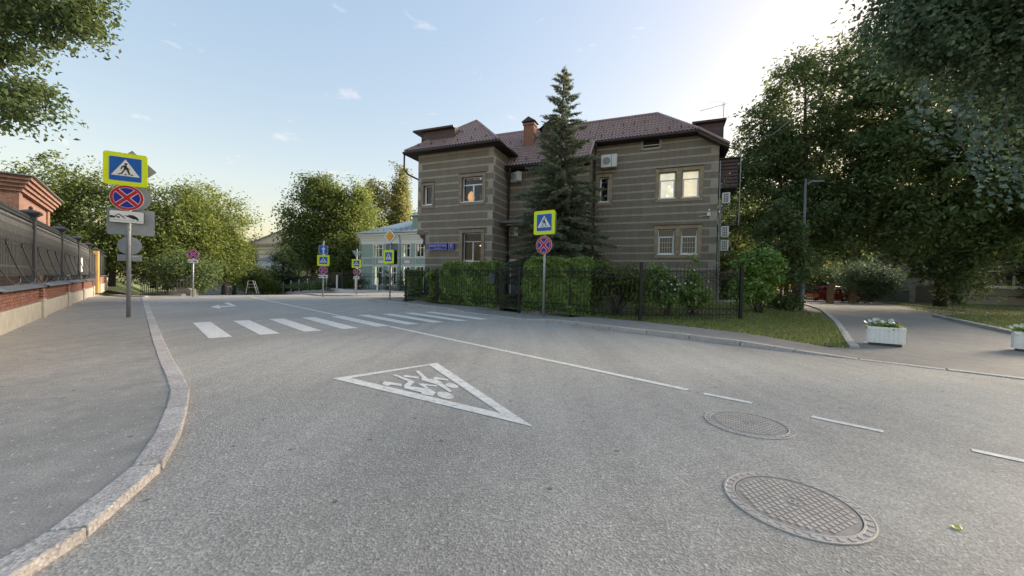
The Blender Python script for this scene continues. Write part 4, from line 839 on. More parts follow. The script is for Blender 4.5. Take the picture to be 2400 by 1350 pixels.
# ------------------------------------------------------------ vegetation
def unit(a): return a/np.maximum(np.linalg.norm(a, axis=1, keepdims=True), 1e-9)
def leaf_quads(P, N, size, asp=.55, fold=.12, axis=None):
    n = len(P); N = unit(N); rv = rng.normal(size=(n, 3)) if axis is None else axis
    T = unit(rv-N*np.sum(rv*N, 1, keepdims=True)); B = np.cross(N, T); s = size.reshape(-1, 1)
    V = np.stack([P-T*s*.5, P-B*s*asp*.5+N*fold*s+T*s*.05, P+T*s*.5-N*s*.1, P+B*s*asp*.5+N*fold*s+T*s*.05], 1).reshape(-1, 3)
    return V, np.arange(4*n).reshape(-1, 4)
def crown_points(blobs, ncl, per, cr, flat=.55, shell=.5, up=.55):
    w = np.array([(b[3]*b[4]*b[5])**.75 for b in blobs]); w /= w.sum(); k = rng.choice(len(blobs), ncl, p=w); b = np.array(blobs)[k]
    d = unit(rng.normal(size=(ncl, 3))); r = (shell+(1-shell)*rng.random(ncl)**.7)*(1+rng.normal(size=ncl)*.10)
    Cn = b[:, :3]+d*b[:, 3:]*r[:, None]; od = unit(d*b[:, 3:])
    sz = cr*(.55+.9*rng.random(ncl)); g = np.clip(rng.normal(size=(ncl, per, 3)), -1.7, 1.7)*.5; g[:, :, 2] *= flat
    tilt = rng.normal(size=(ncl, 1, 2))*.35; g[:, :, 2:] += (g[:, :, :2]*tilt).sum(2, keepdims=True)-.18*(g[:, :, :1]**2+g[:, :, 1:2]**2)
    P = (Cn[:, None]+g*sz[:, None, None]).reshape(-1, 3)
    N = (np.repeat(od, per, 0)*.45+np.array([0, 0, up])+rng.normal(size=(ncl*per, 3))*.5)
    return P, N, Cn
def limb(mb, a, b, ra, rb, bend=.12, n=5, sides=6):
    a = Vector(a); b = Vector(b); L = (b-a).length; o = Vector((random.uniform(-1, 1), random.uniform(-1, 1), random.uniform(.1, .8)))*L*bend; path = []; rr = []
    for i in range(n+1): f = i/n; path.append(a.lerp(b, f)+o*math.sin(math.pi*f)); rr.append(ra*(1-f)+rb*f)
    mb.tube(path, rr, sides)
def tree(name, label, loc, trunk, blobs, ncl, per, cr, leaf, mat, group=None, cat='tree', limbs=14, asp=.55, flat=.55, shell=.5, bark=None, limb_r=.35):
    """trunk: list of (x,y,z,r) local; crown of leaf clumps spread through the blobs; limbs reach into the clumps"""
    t = thing(name, label, cat, loc, 0, group)
    P, N, Cn = crown_points(blobs, ncl, per, cr, flat, shell); ok = P[:, 2] > .05; P = P[ok]; N = N[ok]
    V, Q = leaf_quads(P, N, leaf*(.6+.8*rng.random(len(P))), asp); np_mesh('crown', V, Q, mat, t)
    mb = MB(); mb.tube([p[:3] for p in trunk], [p[3] for p in trunk], 10)
    top = trunk[-1]; idx = rng.choice(len(Cn), min(limbs, len(Cn)), replace=False)
    for i in idx:
        f = random.uniform(.35, 1); k = f*(len(trunk)-1); j = min(int(k), len(trunk)-2); g = k-j; a = [trunk[j][m]*(1-g)+trunk[j+1][m]*g for m in range(4)]
        limb(mb, a[:3], Cn[i], a[3]*limb_r, .012, .1)
    mb.build('trunk', bark or BARK, t, True); return t
L_MID = leafmat('leaf_mid_green', (.06, .10, .026), (.12, .17, .045), (.23, .26, .075), .42)
L_YEL = leafmat('leaf_yellow_green', (.08, .125, .03), (.155, .21, .052), (.28, .31, .09), .45)
L_DARK = leafmat('leaf_dark_green', (.06, .098, .04), (.12, .175, .066), (.21, .26, .10), .45)
L_BLUE = leafmat('leaf_bluish_green', (.05, .09, .05), (.10, .155, .085), (.19, .25, .155), .35)
L_HEDGE = leafmat('leaf_hedge', (.11, .19, .045), (.22, .33, .085), (.37, .47, .15), .45)
L_BRIGHT = leafmat('leaf_bright', (0.109, 0.202, 0.039), (0.202, 0.326, 0.078), (0.341, 0.48, 0.155), .35)
L_POP = leafmat('leaf_poplar', (0.109, 0.132, 0.046), (0.217, 0.232, 0.085), (0.372, 0.357, 0.139), .4)
NEEDLE = leafmat('spruce_needle', (.10, .135, .088), (.19, .225, .145), (.30, .33, .21), .28)

# spruce in front of the house
def spruce(name, label, loc, H, rbase, seed=1, dens=1.0):
    t = thing(name, label, 'tree', loc); mb = MB(); mb.tube([(0, 0, -.2), (.05, 0, H*.4), (.16, 0, H*.8), (.2, 0, H)], [.2, .15, .06, .012], 8); P = []; D = []; S = []
    z = .6
    while z < H-.25:
        f = z/H; rad = rbase*(1-f)**.98*(1.0 if f > .12 else .75)+.12; nb = int((6+6*(1-f))*dens)
        a0 = random.random()*6.28
        for k in range(nb):
            a = a0+k*6.283/nb+random.uniform(-.25, .25); L = rad*random.uniform(.68, 1.16); el = .62*f**1.4-.12+random.uniform(-.1, .1); dx, dy = math.cos(a), math.sin(a); pts = []
            n = 8
            for i in range(n+1):
                g = i/n; pts.append(np.array([.2*f+dx*L*g, dy*L*g, z+L*(el*g-.42*(1-f)*g*g+.24*(1-f)*g**3)]))
            mb.tube([tuple(p) for p in pts], [.022*(1-f)+.007-(.006*i/n) for i in range(n+1)], 4, False)
            m = int(8+20*L)
            for j in range(m):
                g = .15+.85*(j+random.random())/m; q = g*n; i = min(int(q), n-1); p = pts[i]+(pts[i+1]-pts[i])*(q-i); sd = random.choice((-1, 1)); tl = (.2+.42*(1-g)*L/1.6)*random.uniform(.6, 1.2)*(.55+.45*(1-f))
                dv = np.array([dx*.55-dy*sd*.75, dy*.55+dx*sd*.75, -.5*(1-f)-random.uniform(0, .35)+.3*f]); dv /= np.linalg.norm(dv); nn = max(3, int(tl/.05))
                for e in range(nn): P.append(p+dv*tl*(e/nn)); D.append(dv); S.append(.16+.05*random.random())
            tip = pts[-1]; dv = unit((pts[-1]-pts[-2])[None])[0]
            for e in range(5): P.append(tip+dv*.05*e); D.append(dv); S.append(.15)
        z += .17+.13*f
    for e in range(26): P.append(np.array([.19+.01*random.random(), 0, H-.1-.05*e])); D.append(np.array([0, 0, 1.])); S.append(.14)
    P = np.array(P); D = np.array(D); S = np.array(S)
    rep = 3; P = np.repeat(P, rep, 0); D = np.repeat(D, rep, 0); S = np.repeat(S, rep)
    ax = unit(D*1.0+rng.normal(size=D.shape)*.42); N = np.cross(ax, rng.normal(size=D.shape)); V, Q = leaf_quads(P+ax*S[:, None]*.35+rng.normal(size=P.shape)*.012, N, S, .17, .02, ax)
    np_mesh('needles', V, Q, NEEDLE, t); mb.build('trunk', BARK, t); return t
spruce('spruce_tree', 'tall dark green spruce with pointed top in front of the stucco house', (2.2, 19.5, .4), 11.9, 3.35, dens=.55)

# hedges and shrubs behind the fence
def hedge(name, label, pts, th, z1, n, leaf, mat, group=None, cat='hedge', zn=.12, z0=.15):
    c = pts[0]; t = thing(name, label, cat, (c[0], c[1], 0), 0, group); T, pt = rs_poly(pts, 1); d = rng.random(n)*T; u = rng.random(n); P = []; N = []
    for i in range(n):
        p, dr = pt(d[i]); q = Vector((-dr.y, dr.x)); e = math.sin(d[i]*2.1)*.5+math.sin(d[i]*4.7+1)*.3; zt = z1+zn*e; w = th/2*(1+.12*math.sin(d[i]*3.3)); r = random.random()
        edge = min(1, min(d[i], T-d[i])/.45+.15); zt = z0+(zt-z0)*(.75+.25*edge)
        if r < .42: off = -w*(1-.22*random.random()); zz = z0+(zt-z0)*u[i]; nn = (-q.x, -q.y, .35)
        elif r < .75: off = random.uniform(-w, w); zz = zt-.18*random.random()**2-.12*(off/w)**2; nn = (-.2*q.x, -.2*q.y, 1)
        else: off = random.uniform(-w, w); zz = z0+(zt-z0)*u[i]; nn = (-q.x*.3, -q.y*.3, .5)
        b_ = .07*math.sin(zz*6+d[i]*5)*(1 if off < 0 else -1)
        P.append((p.x+q.x*(off-b_)-c[0], p.y+q.y*(off-b_)-c[1], zz)); N.append(nn)
    P = np.array(P); N = np.array(N)+rng.normal(size=(n, 3))*.38; V, Q = leaf_quads(P, N, leaf*(.65+.7*rng.random(n)), .75); np_mesh('foliage', V, Q, mat, t); mb = MB()
    for k in range(int(T*3)):
        p, dr = pt(random.random()*T); limb(mb, (p.x-c[0], p.y-c[1], 0), (p.x-c[0]+random.uniform(-.3, .3), p.y-c[1]+random.uniform(-.2, .2), z1*.8), .016, .006, .1, 4, 4)
    mb.build('stems', BARK, t); return t
def off_line(a, b, f0, f1, o):
    A = Vector(a); B = Vector(b); d = (B-A).normalized(); q = Vector((-d.y, d.x))*o; return [tuple(A.lerp(B, f0)+q), tuple(A.lerp(B, f1)+q)]
hedge('clipped_hedge', 'dense clipped green hedge between the street sign and the letter box', off_line(FP[1], FP[2], .04, .93, .42), .75, 2.36, 11000, .12, L_HEDGE)
hedge('clipped_hedge', 'dense clipped hedge right of the iron gate, under the spruce', off_line(FP[3], FP[4], .06, 1.0, .5)+[tuple(Vector(FP[4]).lerp(Vector(FP[5]), .28)+Vector((.35, .36)))], .85, 2.45, 12000, .12, L_HEDGE)
hedge('corner_hedge', 'rounded hedge at the left corner behind the dark fence', [(-5.9, 23.0), (-6.6, 25.6)], .9, 1.95, 5500, .11, L_HEDGE)
def bush(name, label, loc, blobs, ncl, per, cr, leaf, mat, stems, cat='bush', group=None, asp=.55):
    t = thing(name, label, cat, loc, 0, group); P, N, Cn = crown_points(blobs, ncl, per, cr, .6, .25); ok = P[:, 2] > .03; V, Q = leaf_quads(P[ok], N[ok], leaf*(.6+.8*rng.random(ok.sum())), asp); np_mesh('foliage', V, Q, mat, t); mb = MB()
    for i in rng.choice(len(Cn), min(stems, len(Cn)), replace=False): limb(mb, (random.uniform(-.15, .15), random.uniform(-.15, .15), -.05), Cn[i], .02, .006, .08, 4, 5)
    mb.build('stems', BARK, t); return t
bush('climbing_shrub', 'small upright shrub in front of the left wing at the fence', (-4.3, 21.3, .15), [(0, 0, .8, .3, .3, .7), (-.1, 0, 1.55, .38, .3, .3)], 70, 26, .22, .11, L_HEDGE, 8)
bush('lilac_bush', 'loose dark lilac bush behind the fence, right of the long hedge', (4.2, 15.4, .2), [(0, 0, 1.25, 1.05, .7, .75), (-.6, .2, 1.6, .7, .6, .5), (.5, -.2, 1.5, .7, .6, .5)], 170, 32, .32, .12, L_MID, 26)
bush('rose_bush', 'leafy green rose bush between the lilac and the sparse plants', (5.2, 15.6, .2), [(0, 0, .9, .8, .6, .7), (.2, 0, 1.5, .5, .45, .5)], 80, 26, .3, .13, L_HEDGE, 14)
bush('mallow_plant', 'tall sparse flowering plant behind the fence, near the lower windows', (7.35, 15.6, .25), [(0, 0, 1.3, .38, .35, .95), (.1, 0, .7, .6, .5, .5)], 76, 24, .26, .15, L_BRIGHT, 14, 'plant')
bush('mallow_plant', 'short sparse flowering plant behind the fence, left of the tall one', (6.2, 15.3, .22), [(0, 0, .95, .6, .45, .65), (-.3, 0, 1.7, .3, .25, .45)], 64, 24, .26, .14, L_BRIGHT, 12, 'plant')
fm = MB().lathe([(.004, 0), (.03, .012), (.035, .02), (.01, .012)], 6).mesh('blossom', SWHITE)
for o in [q for q in col.objects if q.name.startswith('mallow_plant') and q.type == 'EMPTY']:
    for k in range(9): link('blossom', fm, o, loc=(random.uniform(-.45, .45), random.uniform(-.5, -.2), random.uniform(.7, 1.9)), rot=(1.2, 0, random.uniform(-1, 1)))
bush('leafy_shrub', 'bright green leafy shrub right of the last fence post', (11.0, 17.1, .12), [(0, 0, 2.1, .95, .85, .85), (-.3, 0, 1.2, .75, .7, .8), (.3, -.1, 2.5, .6, .6, .5)], 190, 34, .34, .17, L_BRIGHT, 14, asp=.48)
for k in range(2): bush('dark_bush', ['low dark bush left of the street lamp foot', 'dark bush in the shade beside the house flank'][k], [(14.3, 20.2, .12), (13.9, 24.5, .3)][k], [[(0, 0, .5, .7, .6, .5)], [(0, 0, 1.8, 1.4, 1.3, 1.9)]][k], [60, 190][k], 28, .35, .16, L_DARK, 8)
tree('chestnut_sapling', 'young chestnut tree with dark drooping leaves beside the street lamp', (13.5, 19.3, .12), [(0, 0, -.1, .05), (.03, 0, 1.2, .045), (0, 0, 3, .03), (0, 0, 5, .012)], [(0, 0, 3.6, 1.15, 1.0, 1.5), (.4, 0, 2.3, 1.1, .9, .9), (-.2, 0, 4.9, .7, .7, .8)], 170, 34, .42, .2, L_DARK, limbs=16, asp=.45)

# trees on the left, beyond the brick wall and the side street
def ptree(name, label, x, y, top, r, mat, ncl=170, per=75, cr=1.25, leaf=.24, low=.12, z=0, group=None, squash=1.0, trunk_r=.22, limbs=14, nb=5):
    H = top; bl = [(0, 0, H*.62, r, r, H*.34*squash), (-r*.45, .2, H*.45, r*.75, r*.7, H*.28), (r*.5, -.2, H*.42, r*.7, r*.7, H*.27), (r*.1, 0, H*.82, r*.55, r*.55, H*.17), (0, 0, H*(.22+low), r*.85, r*.8, H*.18)][:nb]
    for k in range(9):                                   # ragged outline: small leafy shoots standing out of the crown
        a = random.uniform(0, 6.283); e = random.uniform(.15, 1.3); q = random.uniform(.22, .4); bl.append((math.cos(a)*math.cos(e)*r*1.08, math.sin(a)*math.cos(e)*r*.9, H*.6+math.sin(e)*H*.40, r*q*.75, r*q*.75, r*q*1.25))
    return tree(name, label, (x, y, z), [(0, 0, -.3, trunk_r*1.2), (.1, 0, H*.2, trunk_r), (-.1, .1, H*.5, trunk_r*.7), (.05, 0, H*.9, trunk_r*.15)], bl, ncl, per, cr, leaf, mat, group, limbs=limbs)
GT = 'trees at the left end of the street'
ptree('maple_tree', 'leftmost maple, dark and dense behind the brick pavilion', -41.5, 33.5, 10.2, 4.2, L_MID, 210, 80, 1.3, .24, .1, .6, GT)
ptree('maple_tree', 'maple with twiggy top between the brick pavilion and the tall sign post', -36.5, 35, 9.6, 3.8, L_MID, 210, 80, 1.3, .23, .08, .5, GT)
ptree('maple_tree', 'yellowish maple directly behind the tall sign post', -33.8, 37.5, 9.8, 3.8, L_YEL, 200, 80, 1.3, .23, .05, .2, GT)
ptree('maple_tree', 'yellowish maple behind the lone no stopping sign', -32.6, 40.5, 10.6, 3.7, L_YEL, 210, 80, 1.35, .24, .05, -.2, GT, nb=4)
ptree('maple_tree', 'maple at the right edge of the left trees with thin top', -31.9, 42.5, 7.8, 2.2, L_YEL, 150, 75, 1.1, .23, .05, -.4, GT, nb=4)
ptree('maple_tree', 'low maple hanging over the grey wall', -38.4, 53, 6.6, 2.4, L_YEL, 130, 70, 1.1, .26, .05, -1.2, GT, nb=4)
ptree('understorey_tree', 'low dark tree under the maples, behind the railing', -36, 38.5, 4.4, 3.4, L_DARK, 150, 70, 1.1, .22, 0, .3, GT)
ptree('understorey_tree', 'low dark bushy tree behind the lone no stopping sign', -28.6, 34.0, 3.4, 2.0, L_DARK, 120, 65, .95, .2, 0, -.3, GT)
ptree('understorey_tree', 'low dark tree left of the leaning trunk', -45, 40.5, 5.2, 3.6, L_DARK, 150, 70, 1.1, .22, 0, .8, GT)
ptree('distant_tree', 'pale far tree left of the beige house', -57, 82, 11, 5, L_MID, 120, 60, 1.8, .42, 0, -2, GT)
lt = thing('leaning_trunk', 'dark bare leaning trunk beside the end of the brick wall', 'tree', (-39.5, 37.2, .6)); mb = MB(); mb.tube([(-.5, 0, -.3), (.1, 0, 1.0), (.9, 0, 2.2), (2.2, .2, 3.6)], [.3, .24, .2, .14], 9); mb.build('trunk', BARK, lt, True); limb(mb2 := MB(), (.9, 0, 2.2), (-.4, .3, 4.2), .12, .04); mb2.build('limb', BARK, lt)
# centre: trees between the beige and the green house
ptree('ash_tree', 'tall green tree with ragged crown left of the one-way sign', -31.2, 60, 18.6, 4.0, L_MID, 300, 85, 1.7, .36, .02, -1.3, 'trees in front of the beige house', trunk_r=.35, nb=4)
ptree('ash_tree', 'tall sunlit green tree right of the ragged one, over the one-way sign', -26.2, 61, 17.3, 3.6, L_YEL, 280, 85, 1.7, .36, .02, -1.2, 'trees in front of the beige house', trunk_r=.35, nb=4)
ptree('ash_tree', 'lower tree between the one-way sign and the green house', -25.0, 57, 9, 2.8, L_MID, 150, 75, 1.3, .32, .02, -.9, 'trees in front of the beige house')
ptree('dark_tree', 'small dark drooping tree before the beige house', -31.6, 53, 6.2, 1.7, L_DARK, 80, 60, 1.1, .3, 0, -1.3)
bush('round_bush', 'big round bush at the left end of the black fence', (-32.5, 50.0, -1.3), [(-.6, 0, 2.2, 2.0, 2.0, 1.9), (1.0, -.5, 1.5, 1.7, 1.4, 1.4), (-1.4, 0, 3.2, 1.2, 1.2, 1.1)], 170, 60, .9, .22, L_MID, 10)
def poplar(label, x, y, H, r, mat=L_POP, name='poplar_tree'):
    bl = [(0, 0, H*f, r*(1.05-.75*abs(f-.42)), r*(1.05-.75*abs(f-.42)), H*.12) for f in (.25, .4, .55, .7, .84, .93)]
    tree(name, label, (x, y, -1), [(0, 0, -.5, .3), (0, 0, H*.5, .2), (0, 0, H*.95, .05)], bl, 210, 50, 1.4, .5, mat, 'pale trees far behind the green house', limbs=12, flat=.9, shell=.4)
poplar('slender pale poplar behind the green house, tallest of its row', -27.3, 92, 28.5, 2.5)
poplar('broad pale tree left of the slender poplar', -33.0, 92, 25, 5.0); poplar('pale tree at the left of the far row, behind the sunlit tree', -39, 95, 20, 4.4); poplar('low dark tree right of the poplar, touching the stucco house', -20.5, 88, 17, 4, L_MID); poplar('pale tree filling the gap between poplar and broad tree', -29.0, 97, 24, 4.2)
bush('yellow_bush', 'sunlit yellow tree top behind the green roof', (-26.5, 70, 0), [(0, 0, 7.6, 3.0, 2.2, 1.9), (3.4, 1, 8.0, 2.6, 2, 1.4)], 120, 50, 1.2, .34, leafmat('leaf_yellow', (.22, .20, .03), (.36, .30, .05), (.5, .4, .08), .4), 6, 'tree')
# pointed conifers far behind the pavilion
spruce('spruce_tree', 'light green spruce top above the brick pavilion roof', (-46.0, 33.0, .5), 10.0, 2.2, dens=.7); spruce('spruce_tree', 'smaller blue spruce right of the one above the pavilion', (-42.2, 33.6, .5), 8.0, 1.9, dens=.7)

# near branches top left, from a tree standing behind the wall outside the picture
tree('overhanging_tree', 'dark leafy branches hanging into the top left corner', (-13.2, 7.2, .1), [(0, 0, -.2, .3), (.1, 0, 3, .25), (.6, .2, 6.5, .16), (1.2, .3, 9.5, .05)],
     [(3.3, .7, 6.75, 1.25, .9, .95), (2.2, .6, 6.0, .9, .8, .6), (4.2, .8, 6.75, .55, .5, .75), (3.0, .6, 5.0, .75, .55, .34), (3.3, .6, 4.55, .6, .45, .36), (2.4, .7, 4.7, .6, .5, .5), (1, .5, 8.2, 2.4, 2, 1.8)], 420, 110, .38, .095, L_DARK, limbs=40, asp=.5, shell=.15, limb_r=.14)

# right side: big dark trees around the drive
tree('chestnut_tree', 'large dark maple with ragged sunlit edge right of the stucco house', (19.8, 26.5, .15), [(0, 0, -.3, .35), (-.2, 0, 3, .3), (.1, 0, 8, .2), (0, 0, 15, .05)],
     [(-2.9, 0, 7.6, 2.5, 2.4, 3.2), (-.4, -.3, 12.4, 2.3, 2.3, 4.0), (2.6, .5, 10.5, 3.2, 3, 4.5), (.3, -1, 6.5, 3.6, 3, 2.8), (-2.2, 0, 10.6, 1.6, 1.6, 1.8), (3.5, 0, 6.5, 3, 3, 3), (-1.6, 0, 15.3, 1.0, 1.0, 1.5), (.2, 0, 16.2, .8, .8, 1.5), (-4.4, 0, 10.2, .9, .9, 1.0), (-5.0, 0, 8.4, .8, .8, .8), (-3.4, 0, 12.4, .9, .9, 1.1), (1.6, 0, 15.4, 1.0, 1.0, 1.2)], 520, 105, 1.0, .26, L_DARK, 'big trees along the drive', limbs=30, asp=.42)
tree('chestnut_tree', 'huge dark tree leaning over the drive before the pale brick building', (34, 21.5, .15), [(0, 0, -.3, .5), (-1.8, .2, 3, .42), (-4.5, .5, 7, .35), (-7, 0, 12, .15)],
     [(-9.5, 1, 9, 4.2, 3.6, 4.6), (-5, 0, 8.4, 4.6, 3.6, 5), (-6.5, 2, 13.5, 5, 4.5, 4.5), (-11.6, 3, 12.6, 3, 2.6, 3.6), (-10.4, 3, 16, 2.6, 2.4, 2.4), (-1, 1, 8, 4, 3.5, 5), (-7.6, 2.2, 3.9, 3.0, 2, 1.9), (-6.9, 2, 2.6, 1.4, 1.2, 1.3), (-2.8, 0, 5.9, 3.2, 2.6, 2.4)], 740, 105, 1.1, .28, L_DARK, 'big trees along the drive', limbs=36, asp=.45)
tree('linden_tree', 'near linden with bluish leaves hanging from the top right corner', (15.2, 7.6, .1), [(0, 0, -.2, .32), (-.2, .1, 3, .28), (-.9, .4, 7, .2), (-2.2, .6, 11, .06)],
     [(-4.6, 1.0, 7.4, 1.9, 1.4, 1.7), (-6.0, 1.1, 7.3, 1.3, .9, .9), (-3.0, .8, 6.2, 1.8, 1.4, 1.9), (-3.4, 1, 9.3, 3, 2.4, 2.2), (-2.3, .6, 4.6, 1.1, .9, 1.3)], 560, 125, .58, .11, L_BLUE, 'big trees along the drive', limbs=34, asp=.72, shell=.25, limb_r=.18)
# drooping twigs of the linden, seen singly
tw = thing('hanging_twig', 'single leafy twig hanging low at the right edge of the picture', 'branch', (9.3, 7.7, 4.75)); P = []; N = []; mb = MB()
for (ax, ay, az), (bx, by, bz) in (((-1.2, -.6, .2), (-1.62, -1.6, -1.95)), ((-.9, -.6, 0), (-1.05, -1.5, -1.6)), ((-.3, -.6, .2), (-.55, -1.4, -2.3)), ((-1.6, -.4, .6), (-2.2, -1.3, -.9)), ((-.6, -.3, .5), (-1.3, -1.2, -1.2))):
    pts = [Vector((ax, ay, az)).lerp(Vector((bx, by, bz)), f)+Vector((-.25*math.sin(f*3.14), 0, 0)) for f in np.linspace(0, 1, 9)]; mb.tube(pts, [.012-.001*i for i in range(9)], 5)
    for k in range(75):
        f = random.random()**.8*8; i = min(7, int(f)); p = pts[i].lerp(pts[i+1], f-i); P.append(p+Vector((random.uniform(-.16, .16), random.uniform(-.16, .16), random.uniform(-.14, .06)))); N.append((random.uniform(-.7, .7), -.8, random.uniform(.1, .9)))
V, Q = leaf_quads(np.array(P), np.array(N), .1*(.7+.6*rng.random(len(P))), .78); np_mesh('foliage', V, Q, leafmat('leaf_grey_green', (.05, .085, .06), (.09, .135, .10), (.17, .22, .17), .2), tw); mb.build('twig', BARK, tw)
tree('roadside_tree', 'straight thick trunk at the far end of the drive, under dark crowns', (33.7, 30.2, .15), [(0, 0, -.3, .42), (0, 0, 3, .34), (.1, 0, 8, .25), (0, 0, 14, .08)], [(0, 0, 9, 4, 4, 5), (-2.5, 0, 6, 3, 3, 2), (2, 0, 5.5, 3, 2.6, 2.0)], 300, 90, 1.2, .28, L_DARK, limbs=20)
GB = 'far trees behind the drive'
for (x, y, H, r, m, lb) in ((26, 44, 13, 4.5, L_DARK, 'far tree behind the lamp post, left of the red car'), (32, 52, 14, 5, L_DARK, 'far tree above the red car'), (40, 56, 15, 5.5, L_DARK, 'far dark tree left of the green signboard'), (21, 38, 10, 4, L_MID, 'tree between house flank and lamp post'), (56, 62, 16, 6, L_DARK, 'far dark tree right of the signboard'), (16.5, 33, 8.5, 3.6, L_YEL, 'yellowish tree close behind the house flank'), (50, 34, 11, 4.5, L_DARK, 'dark tree over the pale brick building')):
    ptree('background_tree', lb, x, y, H, r, m, 210, 80, 1.5, .36, 0, 0, GB, trunk_r=.25)
src = next(o for o in col.objects if o.name.startswith('background_tree') and o.type == 'EMPTY' and 'signboard' in o['label'])
for (x, y, k, a, lb) in ((46, 74, .95, 1.0, 'distant tree line, leftmost crown beyond the red car'), (60, 75, 1.05, 2.2, 'distant tree line, second crown beyond the parked cars'), (70, 76, 1.0, 3.9, 'distant tree line, third crown, behind the signboard building'), (84, 72, 1.1, 5.1, 'distant tree line, rightmost crown behind the pale brick building'), (36, 68, .8, .4, 'distant low tree between lamp post and red car')):
    c = copy_tree(src); c.location = (x, y, 0); c.scale = (k, k, k*.85); c.rotation_euler = (0, 0, a); c['label'] = lb; c['group'] = GB
bush('dark_conifer', 'dark spreading bush hiding the parked cars', (32.6, 35.6, .1), [(0, 0, 2.2, 2.3, 1.6, 1.7), (1.8, 0, 1.6, 1.6, 1.2, 1.2)], 170, 50, .8, .18, L_BLUE, 10)
bush('dark_shrub_row', 'dark shrubs closing the yard behind the parked cars', (34, 46, 0), [(-5.5+k*2.6, .4*(k%2), 2.0, 2.0, 1.2, 2.2) for k in range(6)], 260, 55, .9, .24, L_DARK, 16, 'shrub')
bush('blue_spruce_bush', 'small blue-green conifer at the foot of the thick trunk', (38.3, 33.2, .15), [(0, 0, .7, .8, .7, .6), (0, 0, 1.5, .5, .45, .6)], 70, 40, .4, .12, L_BLUE, 4)

# grass
def blades(name, label, n, sampler, h=.075, zf=lawn_z):
    P = np.array([sampler() for _ in range(n)]); Z = np.array([zf(a, b) for a, b in P]); a = rng.random(n)*6.283; hh = h*(.5+1.0*rng.random(n)); w = .010+.010*rng.random(n); dx = np.cos(a); dy = np.sin(a); lean = rng.normal(size=(n, 2))*.45*hh[:, None]
    B0 = np.stack([P[:, 0]-dx*w, P[:, 1]-dy*w, Z-.01], 1); B1 = np.stack([P[:, 0]+dx*w, P[:, 1]+dy*w, Z-.01], 1); T0 = np.stack([P[:, 0]+lean[:, 0]-dx*w*.25, P[:, 1]+lean[:, 1]-dy*w*.25, Z+hh], 1); T1 = np.stack([P[:, 0]+lean[:, 0]+dx*w*.25, P[:, 1]+lean[:, 1]+dy*w*.25, Z+hh], 1)
    o = np_mesh(name, np.stack([B0, B1, T1, T0], 1).reshape(-1, 3), np.arange(4*n).reshape(-1, 4), BLADE); return tag(o, label, 'grass', kind='stuff')
def in_lawn():
    while True:
        f = random.random()**1.6*.5; i = random.random(); k = i*(len(LF)-1); j = min(int(k), len(LF)-2); g_ = k-j; j0 = j
        x0 = LF[j][0]*(1-g_)+LF[j+1][0]*g_; y0 = LF[j][1]*(1-g_)+LF[j+1][1]*g_; x1 = 8.3+18.5*random.random(); 
        x = random.uniform(-6, 16); y = random.uniform(8.8, 26)
        inside = False
        poly = LF+[(17.6, 22.0), (17, 27), (-5, 27)]
        for q in range(len(poly)):
            (ax, ay), (bx, by) = poly[q], poly[q-1]
            if (ay > y) != (by > y) and x < (bx-ax)*(y-ay)/(by-ay)+ax: inside = not inside
        if inside and random.random() < min(1, (13.5/y)**2.2): return (x, y)
blades('lawn_grass', 'short green grass of the lawn around the fence and street lamp', 46000, in_lawn, .042)
def in_far():
    f = random.random(); a = random.random(); x0 = 15.75+12.65*a if a < .5 else 22.1+(a-.5)*30; y0 = 11.7+8*a*2 if a < .5 else 19.7+(a-.5)*38
    return (x0+f*9+.1, y0-f*2.0)
blades('far_lawn_grass', 'shaded grass of the far lawn beyond the drive', 12000, in_far, .09, lambda x, y: .13)

# ------------------------------------------------------------ brick wall with cast iron fence along the left footway
WBRICK = pm('wall_brick', (.27, .125, .09), (.20, .09, .065), 14, .9, bmp=.5, bscale=60, isl=.2, world=False)
MORT = pm('wall_mortar', (.42, .36, .31), (.33, .28, .24), 12, .95, bmp=.4)
PLW = pm('white_plinth', (.50, .46, .38), (.36, .33, .275), 4, .9, bmp=.35, bscale=30)
COPE = pm('sheet_metal_coping', (.24, .245, .25), (.17, .175, .18), 3, .5, .5)
CIRON = pm('cast_iron_paint', (.085, .088, .09), (.055, .057, .06), 12, .45, .15, .25, 70)
wa = math.atan2(ES[1], ES[0])                                   # wall frame: x along the street, y to the left of it (behind), z up
wo_ = ST(0, -2.15)
bw = thing('brick_wall', 'low red brick wall with white plinth and metal coping along the left footway', 'wall', (wo_[0], wo_[1], 0), wa)
S0, S1 = 7.0, 34.4; PIERS = [12.4, 17.9, 23.4, 28.9, 34.4]
MB().box(S0, S1, .05, .36, 0, 1.0).build('core', MORT, bw)
MB().box(S0, S1, -.03, .38, -.05, .52).build('plinth', PLW, bw, bevel=.02)
me = MB().box(-.122, .122, 0, .05, 0, .068).mesh('brick', WBRICK); nb = 0; rest = MB()
for s0 in np.arange(S1-.13, S0, -.254)[::-1]:
    for c in range(6):
        s = s0+(.127 if c % 2 else 0); z = .535+c*.0785
        if s > S1-.1: continue
        if nb < 296: o = link('brick', me, bw, loc=(s, .022+random.uniform(-.004, .004), z)); nb += 1
        else: rest.box(s-.122, s+.122, .022, .07, z, z+.068)
tag(rest.build('far_bricks', WBRICK, bw), kind='stuff')
